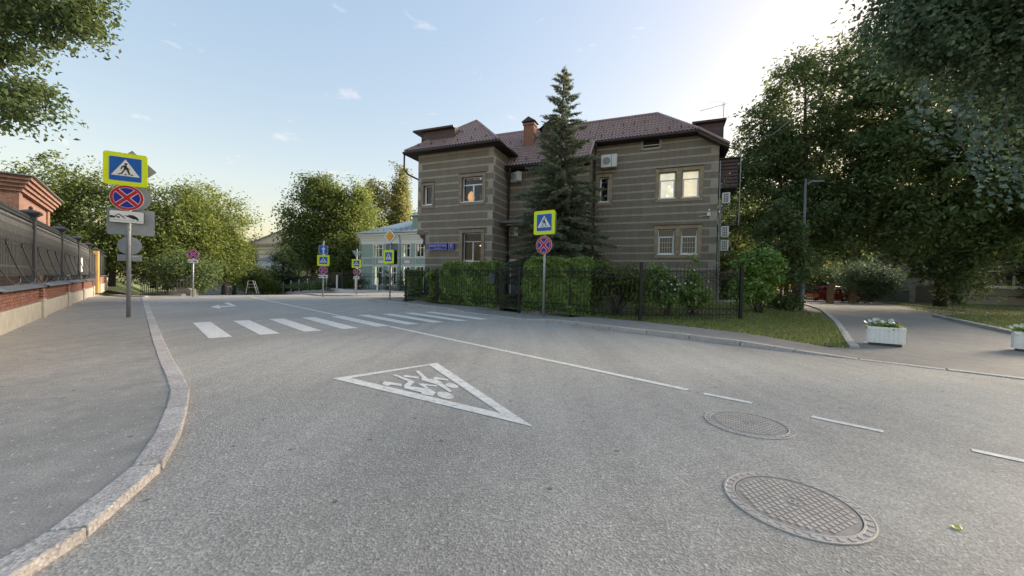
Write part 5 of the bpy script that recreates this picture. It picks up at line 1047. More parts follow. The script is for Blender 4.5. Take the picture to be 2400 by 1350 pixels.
for p in PIERS:
    pr = thing('pier', None, None); pr.parent = bw
    MB().box(p-.22, p+.22, -.09, .40, -.05, .60).build('pier_base', PLW, pr, bevel=.03); MB().box(p-.19, p+.19, -.055, .38, .60, 1.0).build('pier_shaft', brickmat('pier_brick', (.24, .085, .055), (.19, .065, .045), (.42, .36, .31), 1, .26, .079), pr)
    MB().add([(p-.3, -.2, 1.0), (p+.3, -.2, 1.0), (p+.3, .2, 1.0), (p-.3, .2, 1.0), (p-.2, -.1, 1.06), (p+.2, -.1, 1.06), (p+.2, .2, 1.08), (p-.2, .2, 1.08)], [(0, 1, 5, 4), (1, 2, 6, 5), (2, 3, 7, 6), (3, 0, 4, 7), (4, 5, 6, 7), (3, 2, 1, 0)]).build('pier_cap', COPE, pr)
for a, b in zip([S0]+PIERS, PIERS):
    MB().add([(a+.2, -.14, .985), (b-.2, -.14, .985), (b-.2, .15, 1.05), (a+.2, .15, 1.05), (b-.2, .46, 1.0), (a+.2, .46, 1.0), (a+.2, -.14, .96), (b-.2, -.14, .96), (b-.2, .46, .96), (a+.2, .46, .96)], [(0, 1, 2, 3), (3, 2, 4, 5), (6, 7, 1, 0), (9, 8, 7, 6)]).build('coping', COPE, bw)
# the iron fence standing on it
ifn = thing('cast_iron_fence', 'ornate dark cast iron fence with capped posts on top of the brick wall', 'fence', (wo_[0], wo_[1], 0), wa)
YF = .2
bal = MB().lathe([(.012, 0), (.014, .05), (.012, .75), (.014, .82), (.03, .9), (.045, 1.05), (.04, 1.25), (.022, 1.38), (.03, 1.44), (.012, 1.5)], 6).mesh('baluster', CIRON)
spk = MB().lathe([(.013, 0), (.013, .05), (.022, .075), (.0, .15)], 5).mesh('spike', CIRON)
def ipost(s, root=ifn, mat=CIRON):
    p = thing('post', None, None); p.parent = root
    MB().box(s-.15, s+.15, YF-.15, YF+.15, 1.06, 1.36).build('post_base', mat, p, bevel=.02); MB().box(s-.12, s+.12, YF-.12, YF+.12, 1.36, 1.4).build('post_moulding', mat, p)
    MB().box(s-.10, s+.10, YF-.10, YF+.10, 1.4, 2.9).build('post_shaft', mat, p, bevel=.012)
    MB().lathe([(.15, 2.9), (.15, 2.95), (.16, 3.0), (.28, 3.08), (.30, 3.1), (.30, 3.14), (.14, 3.19), (.05, 3.21), (.06, 3.26), (.02, 3.31)], 4, (s, YF, 0), True).build('post_cap', mat, p)
for p in PIERS: ipost(p)
def scroll(root, s, sgn):
    pts = []
    for k in range(14): a = k/13*4.6; r = .13-.006*k; pts.append((s-sgn*.62+sgn*(-r*math.cos(a)), YF-.35-.02, 1.19+.0+r*math.sin(a-2.6)*.9))
    P2 = [(s-sgn*.42, YF-.36, 1.12), (s-sgn*.2, YF-.32, 1.10), (s-sgn*.1, YF-.26, 1.22), (s+sgn*.05, YF-.16, 1.5), (s+sgn*.3, YF-.08, 1.9), (s+sgn*.42, YF-.06, 2.05), (s+sgn*.44, YF-.06, 2.15), (s+sgn*.36, YF-.06, 2.2), (s+sgn*.28, YF-.06, 2.13)]
    MB().tube([(s-sgn*.52, YF-.36, 1.32), (s-sgn*.58, YF-.36, 1.24), (s-sgn*.55, YF-.36, 1.15)]+P2, .014, 6).build('scroll_bracket', CIRON, root)
for a, b in zip([S0]+PIERS, PIERS):
    a_, b_ = a+.1, b-.1
    for z, h, d in ((1.28, .04, .05), (1.5, .05, .06), (2.08, .035, .05), (2.2, .035, .05), (2.72, .05, .07), (2.84, .04, .09)): MB().box(a_, b_, YF-d/2, YF+d/2, z, z+h).build('rail', CIRON, ifn)
    n = round((b_-a_)/.145)
    for k in range(n):
        x = a_+(k+.5)*(b_-a_)/n
        if x < 11.5: continue
        link('baluster', bal, ifn, loc=(x, YF-.03, 1.3)); link('spike', spk, ifn, loc=(x, YF, 2.88))
        MB().box(x-.035, x+.035, YF-.035, YF+.03, 2.12, 2.19).build('rosette', CIRON, ifn) if x < 20 else None
    MB().box(a_, b_, YF+.04, YF+.055, 1.32, 2.72).build('backing_sheet', CIRON, ifn)
    for f in (.18, .5, .82): scroll(ifn, a_+(b_-a_)*f, -1)
# yard gate with sun-coloured posts past the wall, then a last piece of wall
GATE_SUN = pm('sunlit_gate_tint', (.55, .33, .10), (.46, .27, .08), 5, .6)  # warm evening sunlight put into the yellow of the posts
gt = thing('yard_gate', 'dark sheet metal yard gate with sun-coloured posts at the end of the iron fence', 'gate', (wo_[0], wo_[1], 0), wa)
MB().box(34.75, 39.4, .16, .22, .15, 2.7).build('gate_leaf', CIRON, gt)
for s in (36.2, 37.8): MB().box(s-.05, s+.05, .12, .158, .15, 2.7).build('gate_bar', CIRON, gt)
for z in (.3, 1.4, 2.6): MB().box(34.75, 39.4, .13, .159, z, z+.06).build('gate_rail', CIRON, gt)
for s in (39.6, 40.3): MB().box(s-.14, s+.14, .05, .33, 0, 2.95).build('gate_post', GATE_SUN, gt, bevel=.02); MB().lathe([(.2, 2.95), (.26, 3.05), (.1, 3.12), (.03, 3.2)], 4, (s, .19, 0), True).build('post_cap', CIRON, gt)
w2 = thing('end_wall', 'short end piece of brick wall with iron panels beyond the sun-coloured gate posts', 'wall', (wo_[0], wo_[1], 0), wa)
MB().box(40.45, 48, -.02, .36, -.05, .6).build('plinth', PLW, w2); MB().box(40.45, 48, .03, .34, .6, 1.15).build('brickwork', brickmat('pier_brick', (.24, .085, .055), (.19, .065, .045), (.42, .36, .31), 1), w2); MB().box(40.4, 48.1, -.08, .42, 1.15, 1.22).build('coping', COPE, w2)
for s in (43, 45.6, 48): MB().box(s-.12, s+.12, .1, .3, 1.22, 3.0).build('post', CIRON, w2); MB().lathe([(.2, 3.0), (.27, 3.08), (.1, 3.15)], 4, (s, .2, 0), True).build('post_cap', CIRON, w2)
for a, b in ((40.45, 42.88), (43.12, 45.48), (45.72, 47.88)): MB().box(a, b, .17, .21, 1.3, 2.75).build('panel', CIRON, w2)
gb = MB().box(30.1, 31.0, YF-.05, YF-.035, 1.45, 2.3).build('notice', WHITEP); gb.location = (wo_[0], wo_[1], 0); gb.rotation_euler = (0, 0, wa); tag(gb, 'white notice board on the iron fence near the yard gate', 'notice')
# brick pavilion behind the wall
PBR = brickmat('pavilion_brick', (.24, .12, .085), (.165, .08, .058), (.24, .185, .15), 1, .27, .09)
pv = thing('brick_pavilion', 'old red brick building with stepped cornice behind the iron fence', 'building', (ST(0, -4.2)[0], ST(0, -4.2)[1], 0), wa)
MB().box(28.8, 37.0, 0, 9, 0, 5.1).build('wall', PBR, pv)
for s in (28.8, 36.4): MB().box(s-.02, s+.62, -.09, -.001, 0, 5.1).build('pilaster', PBR, pv)
MB().box(28.72, 28.799, -.09, 9, 0, 5.1).build('side_wall', PBR, pv)
for k in range(4): MB().box(28.72-.1*(k+1), 37.08+.1*(k+1), -.1-.1*(k+1), 9.2, 5.1+k*.17, 5.1+k*.17+.165).build('cornice_course', PBR, pv)
MB().box(28.2, 37.6, -.62, 9.3, 5.79, 5.84).build('roof_sheet', COPE, pv)

# ------------------------------------------------------------ background on the left and centre
PARAP = pm('parapet_stone', (.36, .31, .25), (.26, .225, .185), 3, .95, bmp=.5, bscale=20)
pp = thing('stone_parapet', 'low rough stone parapet along the side street on the left', 'wall', (-21.6, 26.0, 0)); PL = [(-21.6, 26.0), (-26, 30), (-34, 37), (-44, 45.5)]
T, pt = rs_poly(PL, 1); a = 0
while a < T-.2:
    b = min(T, a+random.uniform(1.2, 1.8)); mb = MB(); vs = []
    for k in (a+.01, b-.01):
        p, d = pt(k); q = Vector((-d.y, d.x))*.16; z = hgt(p.x, p.y); h = .52 if k > 1 else .42
        vs += [(p.x+21.6-q.x, p.y-26-q.y, z-.2), (p.x+21.6+q.x, p.y-26+q.y, z-.2), (p.x+21.6+q.x, p.y-26+q.y, z+h), (p.x+21.6-q.x, p.y-26-q.y, z+h)]
    mb.add(vs, [(0, 1, 2, 3), (7, 6, 5, 4), (0, 4, 5, 1), (1, 5, 6, 2), (2, 6, 7, 3), (3, 7, 4, 0)]).build('parapet_block', PARAP, pp, bevel=.04); a = b
rl = thing('dark_railing', 'thin dark railing above the stone parapet', 'railing', (-21.6, 26.0, 0)); a = 1.0
while a < T:
    p, d = pt(a); z = hgt(p.x, p.y); MB().bar((p.x+21.6, p.y-26, z+.5), (p.x+21.6, p.y-26, z+1.45), .04).build('post', BLACKM, rl)
    if a+1.5 < T:
        p2, _ = pt(a+1.5); z2 = hgt(p2.x, p2.y)
        for h in (.8, 1.1, 1.42): MB().bar((p.x+21.6, p.y-26, z+h), (p2.x+21.6, p2.y-26, z2+h), .025).build('rail', BLACKM, rl)
    a += 1.5
GW = pm('grey_wall_paint', (.27, .275, .29), (.22, .225, .24), 2, .9)
gw = thing('grey_wall', 'plain grey boundary wall at the bottom of the street', 'wall', (-49, 60, -1.9)); MB().box(0, 9.5, 0, .3, -.3, 2.55).build('wall', GW, gw); MB().box(-.05, 9.55, -.06, .36, 2.55, 2.65).build('coping', COPE, gw); MB().box(2.0, 2.5, -.01, 0.02, 1.7, 1.95).build('plate', ORANGE, gw)
nb_ = thing('notice_board', 'white notice board on two legs before the grey wall', 'notice board', (-43.9, 59.2, -1.9)); MB().box(0, 1.55, 0, .06, 1.55, 2.75).build('board', WHITEP, nb_); MB().box(.75, 1.45, -.008, -.001, 1.75, 1.95).build('print', GW, nb_)
for x in (.35, 1.2): MB().bar((x, .1, 0), (x, .1, 2.6), .06).build('leg', BLACKM, nb_)
wb = thing('white_trestle', 'white painted trestle barrier beyond the crest of the road', 'barrier', (-31.2, 45.0, -.65), R(10))
for a, b in (((0, 0, 0), (.25, 0, 1.55)), ((1.2, 0, 0), (.75, 0, 1.55)), ((.25, 0, 1.5), (.75, 0, 1.5)), ((.1, 0, .75), (.98, 0, .75)), ((1.3, .3, 0), (.85, .2, 1.5)), ((.2, .1, 1.1), (.9, .1, 1.1))): MB().bar(a, b, .09, .05).build('board', WHITEP, wb)
CREAM = pm('cream_stucco', (.66, .58, .44), (.58, .50, .38), 2, .9); CREAMD = pm('cream_moulding', (.46, .385, .27), (.38, .32, .225), 2, .9)
bg_ = thing('beige_house', 'cream house with stepped cornice and low gable behind the trees', 'house', (-50.0, 75, -1.4), R(-12))
MB().box(0, 20, 0, 14, 0, 8.6).build('wall', CREAM, bg_); 
for k, (z, h, o_) in enumerate(((7.0, .25, .12), (8.6, .3, .35), (8.9, .25, .6), (7.9, .15, .15))): MB().box(-o_, 20+o_, -o_, 14+o_, z, z+h).build('cornice', CREAMD, bg_)
MB().add([(-.6, -.6, 9.16), (20.6, -.6, 9.16), (10, -.6, 12.6), (-.6, 14, 9.16), (20.6, 14, 9.16), (10, 14, 12.6)], [(0, 1, 2), (0, 2, 5, 3), (1, 4, 5, 2), (3, 5, 4)]).build('gable_roof', CREAM, bg_)
for sgn in (1, -1): MB().bar((10-sgn*11, -.9, 9.0), (10, -.9, 12.75), .3, .18).build('verge', GW, bg_)
MB().tube([(.15, -.2, 8.6), (.15, -.12, 8.0), (.15, -.12, 0)], .07, 8).build('downpipe', GW, bg_); MB().box(-.02, 20, -.1, -.001, 3.4, 3.6).build('string_course', CREAMD, bg_)
for k in range(6):
    w = thing('window', None, None); w.parent = bg_; x = 1.8+k*3; MB().box(x-.1, x+1.3, -.08, -.001, 4.0, 6.4).build('frame', CREAMD, w); MB().box(x, x+1.2, -.1, -.081, 4.1, 6.3).build('pane', INT, w)
pal = thing('pale_house', 'pale blue-white house wall glimpsed between the left trees and the bush', 'house', (-47, 70, -2.2), R(5)); MB().box(0, 6.5, 0, 8, 0, 6.5).build('wall', pm('pale_wall', (.55, .58, .58), (.47, .5, .5), 2, .9), pal)
for z in (1.6, 3.6): 
    for x in (1, 3.2): MB().box(x, x+1.1, -.03, .0, z, z+1.3).build('window', GW, pal)
MB().add([(-.3, -.3, 6.5), (6.8, -.3, 6.5), (6.8, 8.3, 6.5), (-.3, 8.3, 6.5), (3.2, 4, 8.2)], [(0, 1, 4), (1, 2, 4), (2, 3, 4), (3, 0, 4)]).build('roof', GW, pal)
cr_ = thing('distant_crane', 'pale red crane structure far above the beige roof', 'crane', (-74, 140, 0)); CRM = pm('crane_red', (.55, .25, .18), (.5, .22, .16), 3, .7)
for x in (0, 1.5): MB().bar((x, 0, 0), (x, 0, 21.5), .25).build('mast_leg', CRM, cr_)
MB().bar((1.5, 0, 15.8), (15, 0, 16.5), .22).bar((1.5, 0, 14.3), (15, 0, 15.0), .22).build('jib_chord', CRM, cr_)
for k in range(7): MB().bar((2+k*2, 0, 14.4), (2+k*2, 0, 16.2), .18).build('jib_strut', CRM, cr_)
for k in range(5): MB().bar((0, 0, 12+k*2), (1.5, 0, 14+k*2), .15).build('mast_brace', CRM, cr_)

# green house with white trim
GREEN = pm('green_stucco', (.33, .42, .355), (.29, .375, .315), 2, .9); TRIM = pm('white_trim', (.78, .77, .73), (.70, .69, .65), 3, .85); GROOF = pm('green_metal_roof', (.37, .44, .44), (.31, .375, .38), 2, .4, .1)
gh = thing('green_house', 'two-storey green house with white trim and blue-green metal roof', 'house', (-21.3, 54, -.5), -HA)
GWIN = [(2.3, 3.75), (4.9, 6.1), (7.1, 8.3), (9.3, 10.5), (11.5, 12.7), (13.7, 14.9)]
hol = [(a, b, 4.95, 6.6) for a, b in GWIN]+[(a, b, 1.1, 3.55) for a, b in GWIN]
def gpanel(x0, x1, z0, z1, y, holes, mat):
    X = sorted(set([x0, x1]+[h[0] for h in holes]+[h[1] for h in holes])); Z = sorted(set([z0, z1]+[h[2] for h in holes]+[h[3] for h in holes])); mb = MB()
    for a, b in zip(X, X[1:]):
        for c, d in zip(Z, Z[1:]):
            if not any(h[0]-1e-6 <= a and b <= h[1]+1e-6 and h[2]-1e-6 <= c and d <= h[3]+1e-6 for h in holes): mb.poly([(a, y, c), (b, y, c), (b, y, d), (a, y, d)])
    for a, b, c, d in holes:
        e = y+.2; mb.poly([(a, y, c), (a, y, d), (a, e, d), (a, e, c)]); mb.poly([(b, y, c), (b, e, c), (b, e, d), (b, y, d)]); mb.poly([(a, y, d), (b, y, d), (b, e, d), (a, e, d)]); mb.poly([(a, y, c), (a, e, c), (b, e, c), (b, y, c)])
    return mb
gpanel(0, 24, 0, 8.1, 0, hol, GREEN).poly([(0, 0, 0), (0, 0, 8.1), (0, 11, 8.1), (0, 11, 0)]).build('wall', GREEN, gh)
for k, (z, h, o_) in enumerate(((6.65, .55, .05), (7.2, .3, .14), (7.5, .3, .28), (7.8, .28, .5))): MB().box(-o_, 24, -o_, 11, z, z+h-.003).build('cornice', TRIM, gh)
for z, h in ((4.72, .1), (3.62, .14)): MB().box(-.06, 24, -.09, -.002, z, z+h).build('band', TRIM, gh)
for k in range(10):
    x = .35+k*2.2; pnl = thing('wall_panel', None, None); pnl.parent = gh
    for a, b, c, d in ((x, x+1.9, 4.6, 4.66), (x, x+1.9, 3.84, 3.90), (x, x+.06, 3.90, 4.6), (x+1.84, x+1.9, 3.90, 4.6)): MB().box(a, b, -.07, -.002, c, d).build('moulding', TRIM, pnl)
    if k % 2: MB().box(x+.5, x+1.4, -.06, -.002, 4.05, 4.45).build('plaque', TRIM, pnl)
for a, b, c, d in hol:
    w = thing('window', None, None); w.parent = gh; fr = MB(); xm = (a+b)/2; zt = c+(d-c)*.66
    MB().box(a-.14, a, -.06, -.003, c, d+.1).box(b, b+.14, -.06, -.003, c, d+.1).box(a, b, -.06, -.003, d, d+.1).box(a-.16, b+.16, -.1, -.003, c-.1, c).build('surround', TRIM, w)
    for q in ((a, a+.07, c, d), (b-.07, b, c, d), (xm-.05, xm+.05, c, d)): fr.box(q[0], q[1], .1, .16, q[2], q[3])
    fr.box(a+.07, xm-.05, .1, .16, zt, zt+.08).box(xm+.05, b-.07, .1, .16, zt, zt+.08); fr.build('frame', WPVC, w); MB().poly([(a, .14, c), (b, .14, c), (b, .14, d), (a, .14, d)]).build('pane', GLASS, w); MB().poly([(a, .6, c), (b, .6, c), (b, .6, d), (a, .6, d)]).build('room', INT, w)
MB().add([(-.75, -.75, 8.1), (24, -.75, 8.1), (24, 11.7, 8.1), (-.75, 11.7, 8.1), (5.5, 5.5, 10.9), (24, 5.5, 10.9)], [(0, 1, 5, 4), (3, 0, 4), (2, 3, 4, 5)]).build('roof', GROOF, gh)
for k in range(34): f = k*.7; MB().bar((f, -.75+max(0, 0), 8.125), (min(f+3.5, f+3.0) if f > 5 else f+(5.5-f)*.0+f*0, 5.45 if f > 5 else -.75+f*1.0, 10.92 if f > 5 else 8.125+f*.447), .03, .04).build('roof_seam', GROOF, gh) if 0 < f < 20 and f > 5 else None
gdm = thing('dormer', None, None); gdm.parent = gh; MB().box(7.4, 9.8, 1.6, 4.5, 9.0, 10.6).build('box', pm('dormer_green', (.26, .37, .28), (.22, .32, .24), 3, .8), gdm); MB().add([(7.1, 1.2, 10.6), (10.1, 1.2, 10.6), (10.1, 5, 10.6), (7.1, 5, 10.6), (8.6, 2.4, 11.15), (8.6, 5, 11.15)], [(0, 1, 4), (1, 2, 5, 4), (3, 0, 4, 5)]).build('roof', GROOF, gdm)
for k in range(14): MB().bar((.3+k*.95, -.2, 8.35), (.3+k*.95, -.25, 8.75), .04).build('snow_guard_post', GUT, gh)
for z in (8.55, 8.72): MB().bar((.2, -.24, z), (13, -.24, z), .03).build('snow_guard_rail', GUT, gh)
MB().tube([(-.5, -.6, 8.0), (-.2, -.15, 7.2), (-.1, -.12, 6.8), (-.1, -.12, 0)], .07, 8).build('downpipe', SBACK, gh); MB().tube([(6.75, -.5, 7.9), (6.75, -.15, 7.3), (6.75, -.12, 0)], .06, 8).build('downpipe', SBACK, gh)

# black fence before the green house, stepping down to the left on a pale plinth
bf = thing('black_fence', 'black picket fence with urn-topped posts before the green house', 'fence', (-18.7, 42, 0)); A = Vector((-18.7, 42.0)); B = Vector((-2, 38.4)); d = (B-A).normalized(); L = (B-A).length
MB().prism([(0-d.y*0, 0), (d.x*L, d.y*L), (d.x*L-d.y*.3, d.y*L+d.x*.3), (-d.y*.3, d.x*.3)], -.3, .14).build('plinth', TRIM, bf)
pk2 = MB().lathe([(.014, 0), (.014, 1.75), (.025, 1.8), (0, 1.92)], 5).mesh('picket', BLACKM)
for k in range(int(L/.15)):
    q = d*(k*.15+.07)+Vector((-d.y, d.x))*.12; link('picket', pk2, bf, loc=(q.x, q.y, .14))
for z in (.35, 1.6): q0 = Vector((-d.y, d.x))*.12; q1 = q0+d*L; MB().bar((q0.x, q0.y, z), (q1.x, q1.y, z), .04).build('rail', BLACKM, bf)
for k in range(6):
    q = d*(k*2.6+1.9)+Vector((-d.y, d.x))*.12; MB().lathe([(.06, .1), (.06, 1.75), (.09, 1.8), (.05, 1.9), (.1, 2.05), (.06, 2.2), (.02, 2.25)], 8, (q.x, q.y, 0)).build('post', BLACKM, bf)
    if k in (0, 1): MB().box(q.x-.14, q.x-.0, q.y-.32, q.y-.18, .14, 1.5).build('white_pipe', TRIM, bf)
sf = thing('stepped_fence', 'black sheet metal fence on a stepped pale plinth running downhill', 'fence', (-18.7, 42, 0)); A = Vector((-18.7, 42.0)); B = Vector((-35.5, 55.3)); d = (B-A).normalized(); L = (B-A).length; n = 9; q = Vector((-d.y, d.x))
for k in range(n):
    a = d*(L*k/n); b = d*(L*(k+1)/n); zt = .22-.155*k; zl = -1.9; o3 = q*-.25; P4 = [(a.x, a.y), (b.x, b.y), (b.x+o3.x, b.y+o3.y), (a.x+o3.x, a.y+o3.y)]
    MB().prism(P4[::-1], zl, zt).build('plinth_block', TRIM, sf); o4 = q*-.1; MB().prism([(a.x+o4.x*.6, a.y+o4.y*.6), (b.x+o4.x*.6, b.y+o4.y*.6), (b.x+o4.x, b.y+o4.y), (a.x+o4.x, a.y+o4.y)][::-1], zt+.06, zt+1.85).build('sheet', BLACKM, sf)
    MB().bar((a.x+o4.x, a.y+o4.y, zt), (a.x+o4.x, a.y+o4.y, zt+2.0), .1).build('post', BLACKM, sf); e = a+d*.4+q*.06
    for z in (.5, 1.2, 1.75): MB().bar((a.x, a.y, zt+z), (b.x, b.y, zt+z), .04).build('rail', BLACKM, sf)
    if k in (0, 1, 3, 4, 5, 6, 8): e = a+d*.7+q*.1; MB().tube([(e.x, e.y, zt+.02), (e.x, e.y, zt+1.5)], .06 if k else .1, 8).build('white_pipe', TRIM, sf)
bush('plinth_ivy', 'dark creeper growing along the stepped black fence', (-19.5, 42.0, 0), [(-1.5-k*1.55, .2+k*1.27, .55-.14*k, 1.0, .7, .5) for k in range(9)], 150, 36, .5, .18, L_DARK, 8, 'creeper')
bush('fence_shrubs', 'dark upright shrubs behind the black picket fence', (-13, 42.5, 0), [(-3.6, 0, 1.0, .8, .5, .9), (-1, .3, 1.3, .7, .5, 1.2), (.6, .4, 1.4, .5, .5, 1.5), (2.2, 0, .9, .9, .5, .7), (5, -.5, .9, 1.2, .5, .7)], 130, 36, .4, .15, L_BLUE, 20, 'shrub')

# ------------------------------------------------------------ right side: lamp, planters, gate pillars, cars, buildings
t = thing('street_lamp', 'grey street lamp with short arm at the edge of the lawn', 'street lamp', (15.25, 20.2, .1)); LG = pm('lamp_grey', (.17, .175, .175), (.13, .135, .135), 6, .55, .3)
MB().tube([(0, 0, -.2), (0, 0, 1.6)], .105, 14).build('base_sleeve', LG, t, True); MB().tube([(0, 0, 1.6), (0, 0, 4.2), (0, 0, 6.8)], [.08, .065, .05], 12).build('pole', LG, t, True); MB().tube([(0, 0, 6.72), (.35, 0, 6.85)], .035, 8).build('arm', LG, t); MB().add([(.25, -.12, 6.82), (.95, -.1, 6.86), (.95, .1, 6.86), (.25, .12, 6.82), (.3, -.1, 6.92), (.9, -.07, 6.92), (.9, .07, 6.92), (.3, .1, 6.92)], [(3, 2, 1, 0), (4, 5, 6, 7), (0, 1, 5, 4), (1, 2, 6, 5), (2, 3, 7, 6), (3, 0, 4, 7)]).build('lamp_head', LG, t); MB().lathe([(.05, 0), (.04, .1), (.0, .3)], 8, (0, 0, 6.8)).build('finial', LG, t)
CONC = pm('white_concrete', (.88, .87, .84), (.78, .77, .74), 9, .85, bmp=.4, bscale=45)
def planter(loc, rz, label, flowers=True):
    t = thing('flower_planter', label, 'planter', loc, rz, 'white concrete planters across the drive'); w, d, h = .68, .40, .40
    MB().box(-w/2+.06, w/2-.06, -d/2+.05, d/2-.05, 0, .05).build('foot', pm('dark_concrete', (.12, .11, .10), (.09, .08, .075), 8, .9), t)
    mb = MB(); n = 7; prof = []                         # ribbed front: shallow vertical grooves
    def wavy(x0, x1, y, s):
        out = []
        for k in range(n):
            a = x0+(x1-x0)*k/n; b = x0+(x1-x0)*(k+1)/n; out += [(a+.012*(1 if x1 > x0 else -1), y), (b-.012*(1 if x1 > x0 else -1), y), (b-.004*(1 if x1 > x0 else -1), y+s*.012), (b+.004*(1 if x1 > x0 else -1), y+s*.012)] if k < n-1 else [(a+.012*(1 if x1 > x0 else -1), y), (b, y)]
        return out
    c = .05; ol = wavy(-w/2+c, w/2-c, -d/2, 1)+[(w/2, -d/2+c), (w/2, d/2-c)]+wavy(w/2-c, -w/2+c, d/2, -1)+[(-w/2, d/2-c), (-w/2, -d/2+c)]
    mb.prism(ol, .055, h-.03); mb.build('tub', CONC, t)
    for x0, x1, y0, y1 in ((-w/2, w/2, -d/2-.004, -d/2+.06), (-w/2, w/2, d/2-.06, d/2+.004), (-w/2, -w/2+.13, -d/2+.06, d/2-.06), (w/2-.13, w/2, -d/2+.06, d/2-.06)): MB().box(x0, x1, y0, y1, h-.03, h+.045).build('rim', CONC, t, bevel=.012)
    MB().box(-w/2+.1, w/2-.1, -d/2+.05, d/2-.05, h-.03, h+.012).build('soil', BARK, t)
    P, N, Cn = crown_points([(-.15, 0, h+.06, .17, .14, .11), (.12, 0, h+.05, .19, .14, .09)], 70, 24, .11, .05, .3, .1); V, Q = leaf_quads(P, N, .05*(.6+.8*rng.random(len(P))), .6); np_mesh('foliage', V, Q, L_BRIGHT, t)
    fw = MB(); 
    for a in range(5): q = a*1.2566; fw.poly([(0, 0, .004), (.034*math.cos(q-.55), .034*math.sin(q-.55), .01), (.05*math.cos(q), .05*math.sin(q), .014), (.034*math.cos(q+.55), .034*math.sin(q+.55), .01)])
    me = fw.mesh('petunia', SWHITE); me2 = fw.mesh('marigold', pm('rust_petals', (.30, .05, .015), (.2, .03, .01), 30, .8))
    for x, z in ((-.30, .17), (-.26, .19), (-.33, .13), (-.21, .18), (-.1, .14), (.06, .16), (.1, .18), (.13, .15), (.16, .13), (.09, .12), (.12, .17), (-.42, .14), (-.52, .1), (-.28, .09), (.04, .12)): link('petunia', me, t, loc=(x*.74, -.12+random.uniform(-.05, .03), h+.03+z*1.05), rot=(R(55)+random.uniform(-.3, .3), random.uniform(-.4, .4), random.random()*3))
    for x, z in ((.24, .13), (.31, .1), (.28, .09), (.35, .06)): link('marigold', me2, t, loc=(x*.74, -.12, h+.02+z*1.0), rot=(R(55), 0, random.random()*3))
    return t
planter((9.15, 9.38, .045), R(-36), 'white ribbed concrete planter with white and rust flowers on the drive'); planter((12.0, 8.75, .045), R(-44), 'white concrete planter cut off at the right edge of the picture')
PILB = brickmat('pillar_brick', (.33, .17, .10), (.25, .12, .075), (.36, .31, .26), 1, .26, .08)
for k, (x, y, lb) in enumerate(((28.2, 34.0, 'sunlit brick gate pillar in front of the red car'), (31.6, 35.6, 'shaded brick gate pillar at the nose of the red car'))):
    t = thing('gate_pillar', lb, 'pillar', (x, y, 0), R(-20)); MB().box(-.21, .21, -.21, .21, 0, 1.72).build('shaft', PILB, t); MB().box(-.25, .25, -.25, .25, 1.72, 1.79).build('cap', PARAP, t)
yf_ = thing('yard_fence', 'dark steel bar fence between lamp post and gate pillar', 'fence', (20.5, 36.5, 0)); d = Vector((7.6, -2.4)).normalized()
for k in range(52): q = d*(k*.15); MB().bar((q.x, q.y, 0), (q.x, q.y, 1.75), .022).build('bar', BLACKM, yf_)
for z in (.2, 1.55): MB().bar((0, 0, z), (d.x*7.8, d.y*7.8, z), .035).build('rail', BLACKM, yf_)
yf2 = thing('yard_fence', 'dark fence right of the shaded gate pillar, half hidden by bushes', 'fence', (31.9, 35.7, 0))
for k in range(58): MB().bar((k*.14, k*.05, .1), (k*.14, k*.05, 1.35), .022).build('bar', BLACKM, yf2)
for z in (.3, 1.2): MB().bar((0, 0, z), (8.1, 2.9, z), .035).build('rail', BLACKM, yf2)
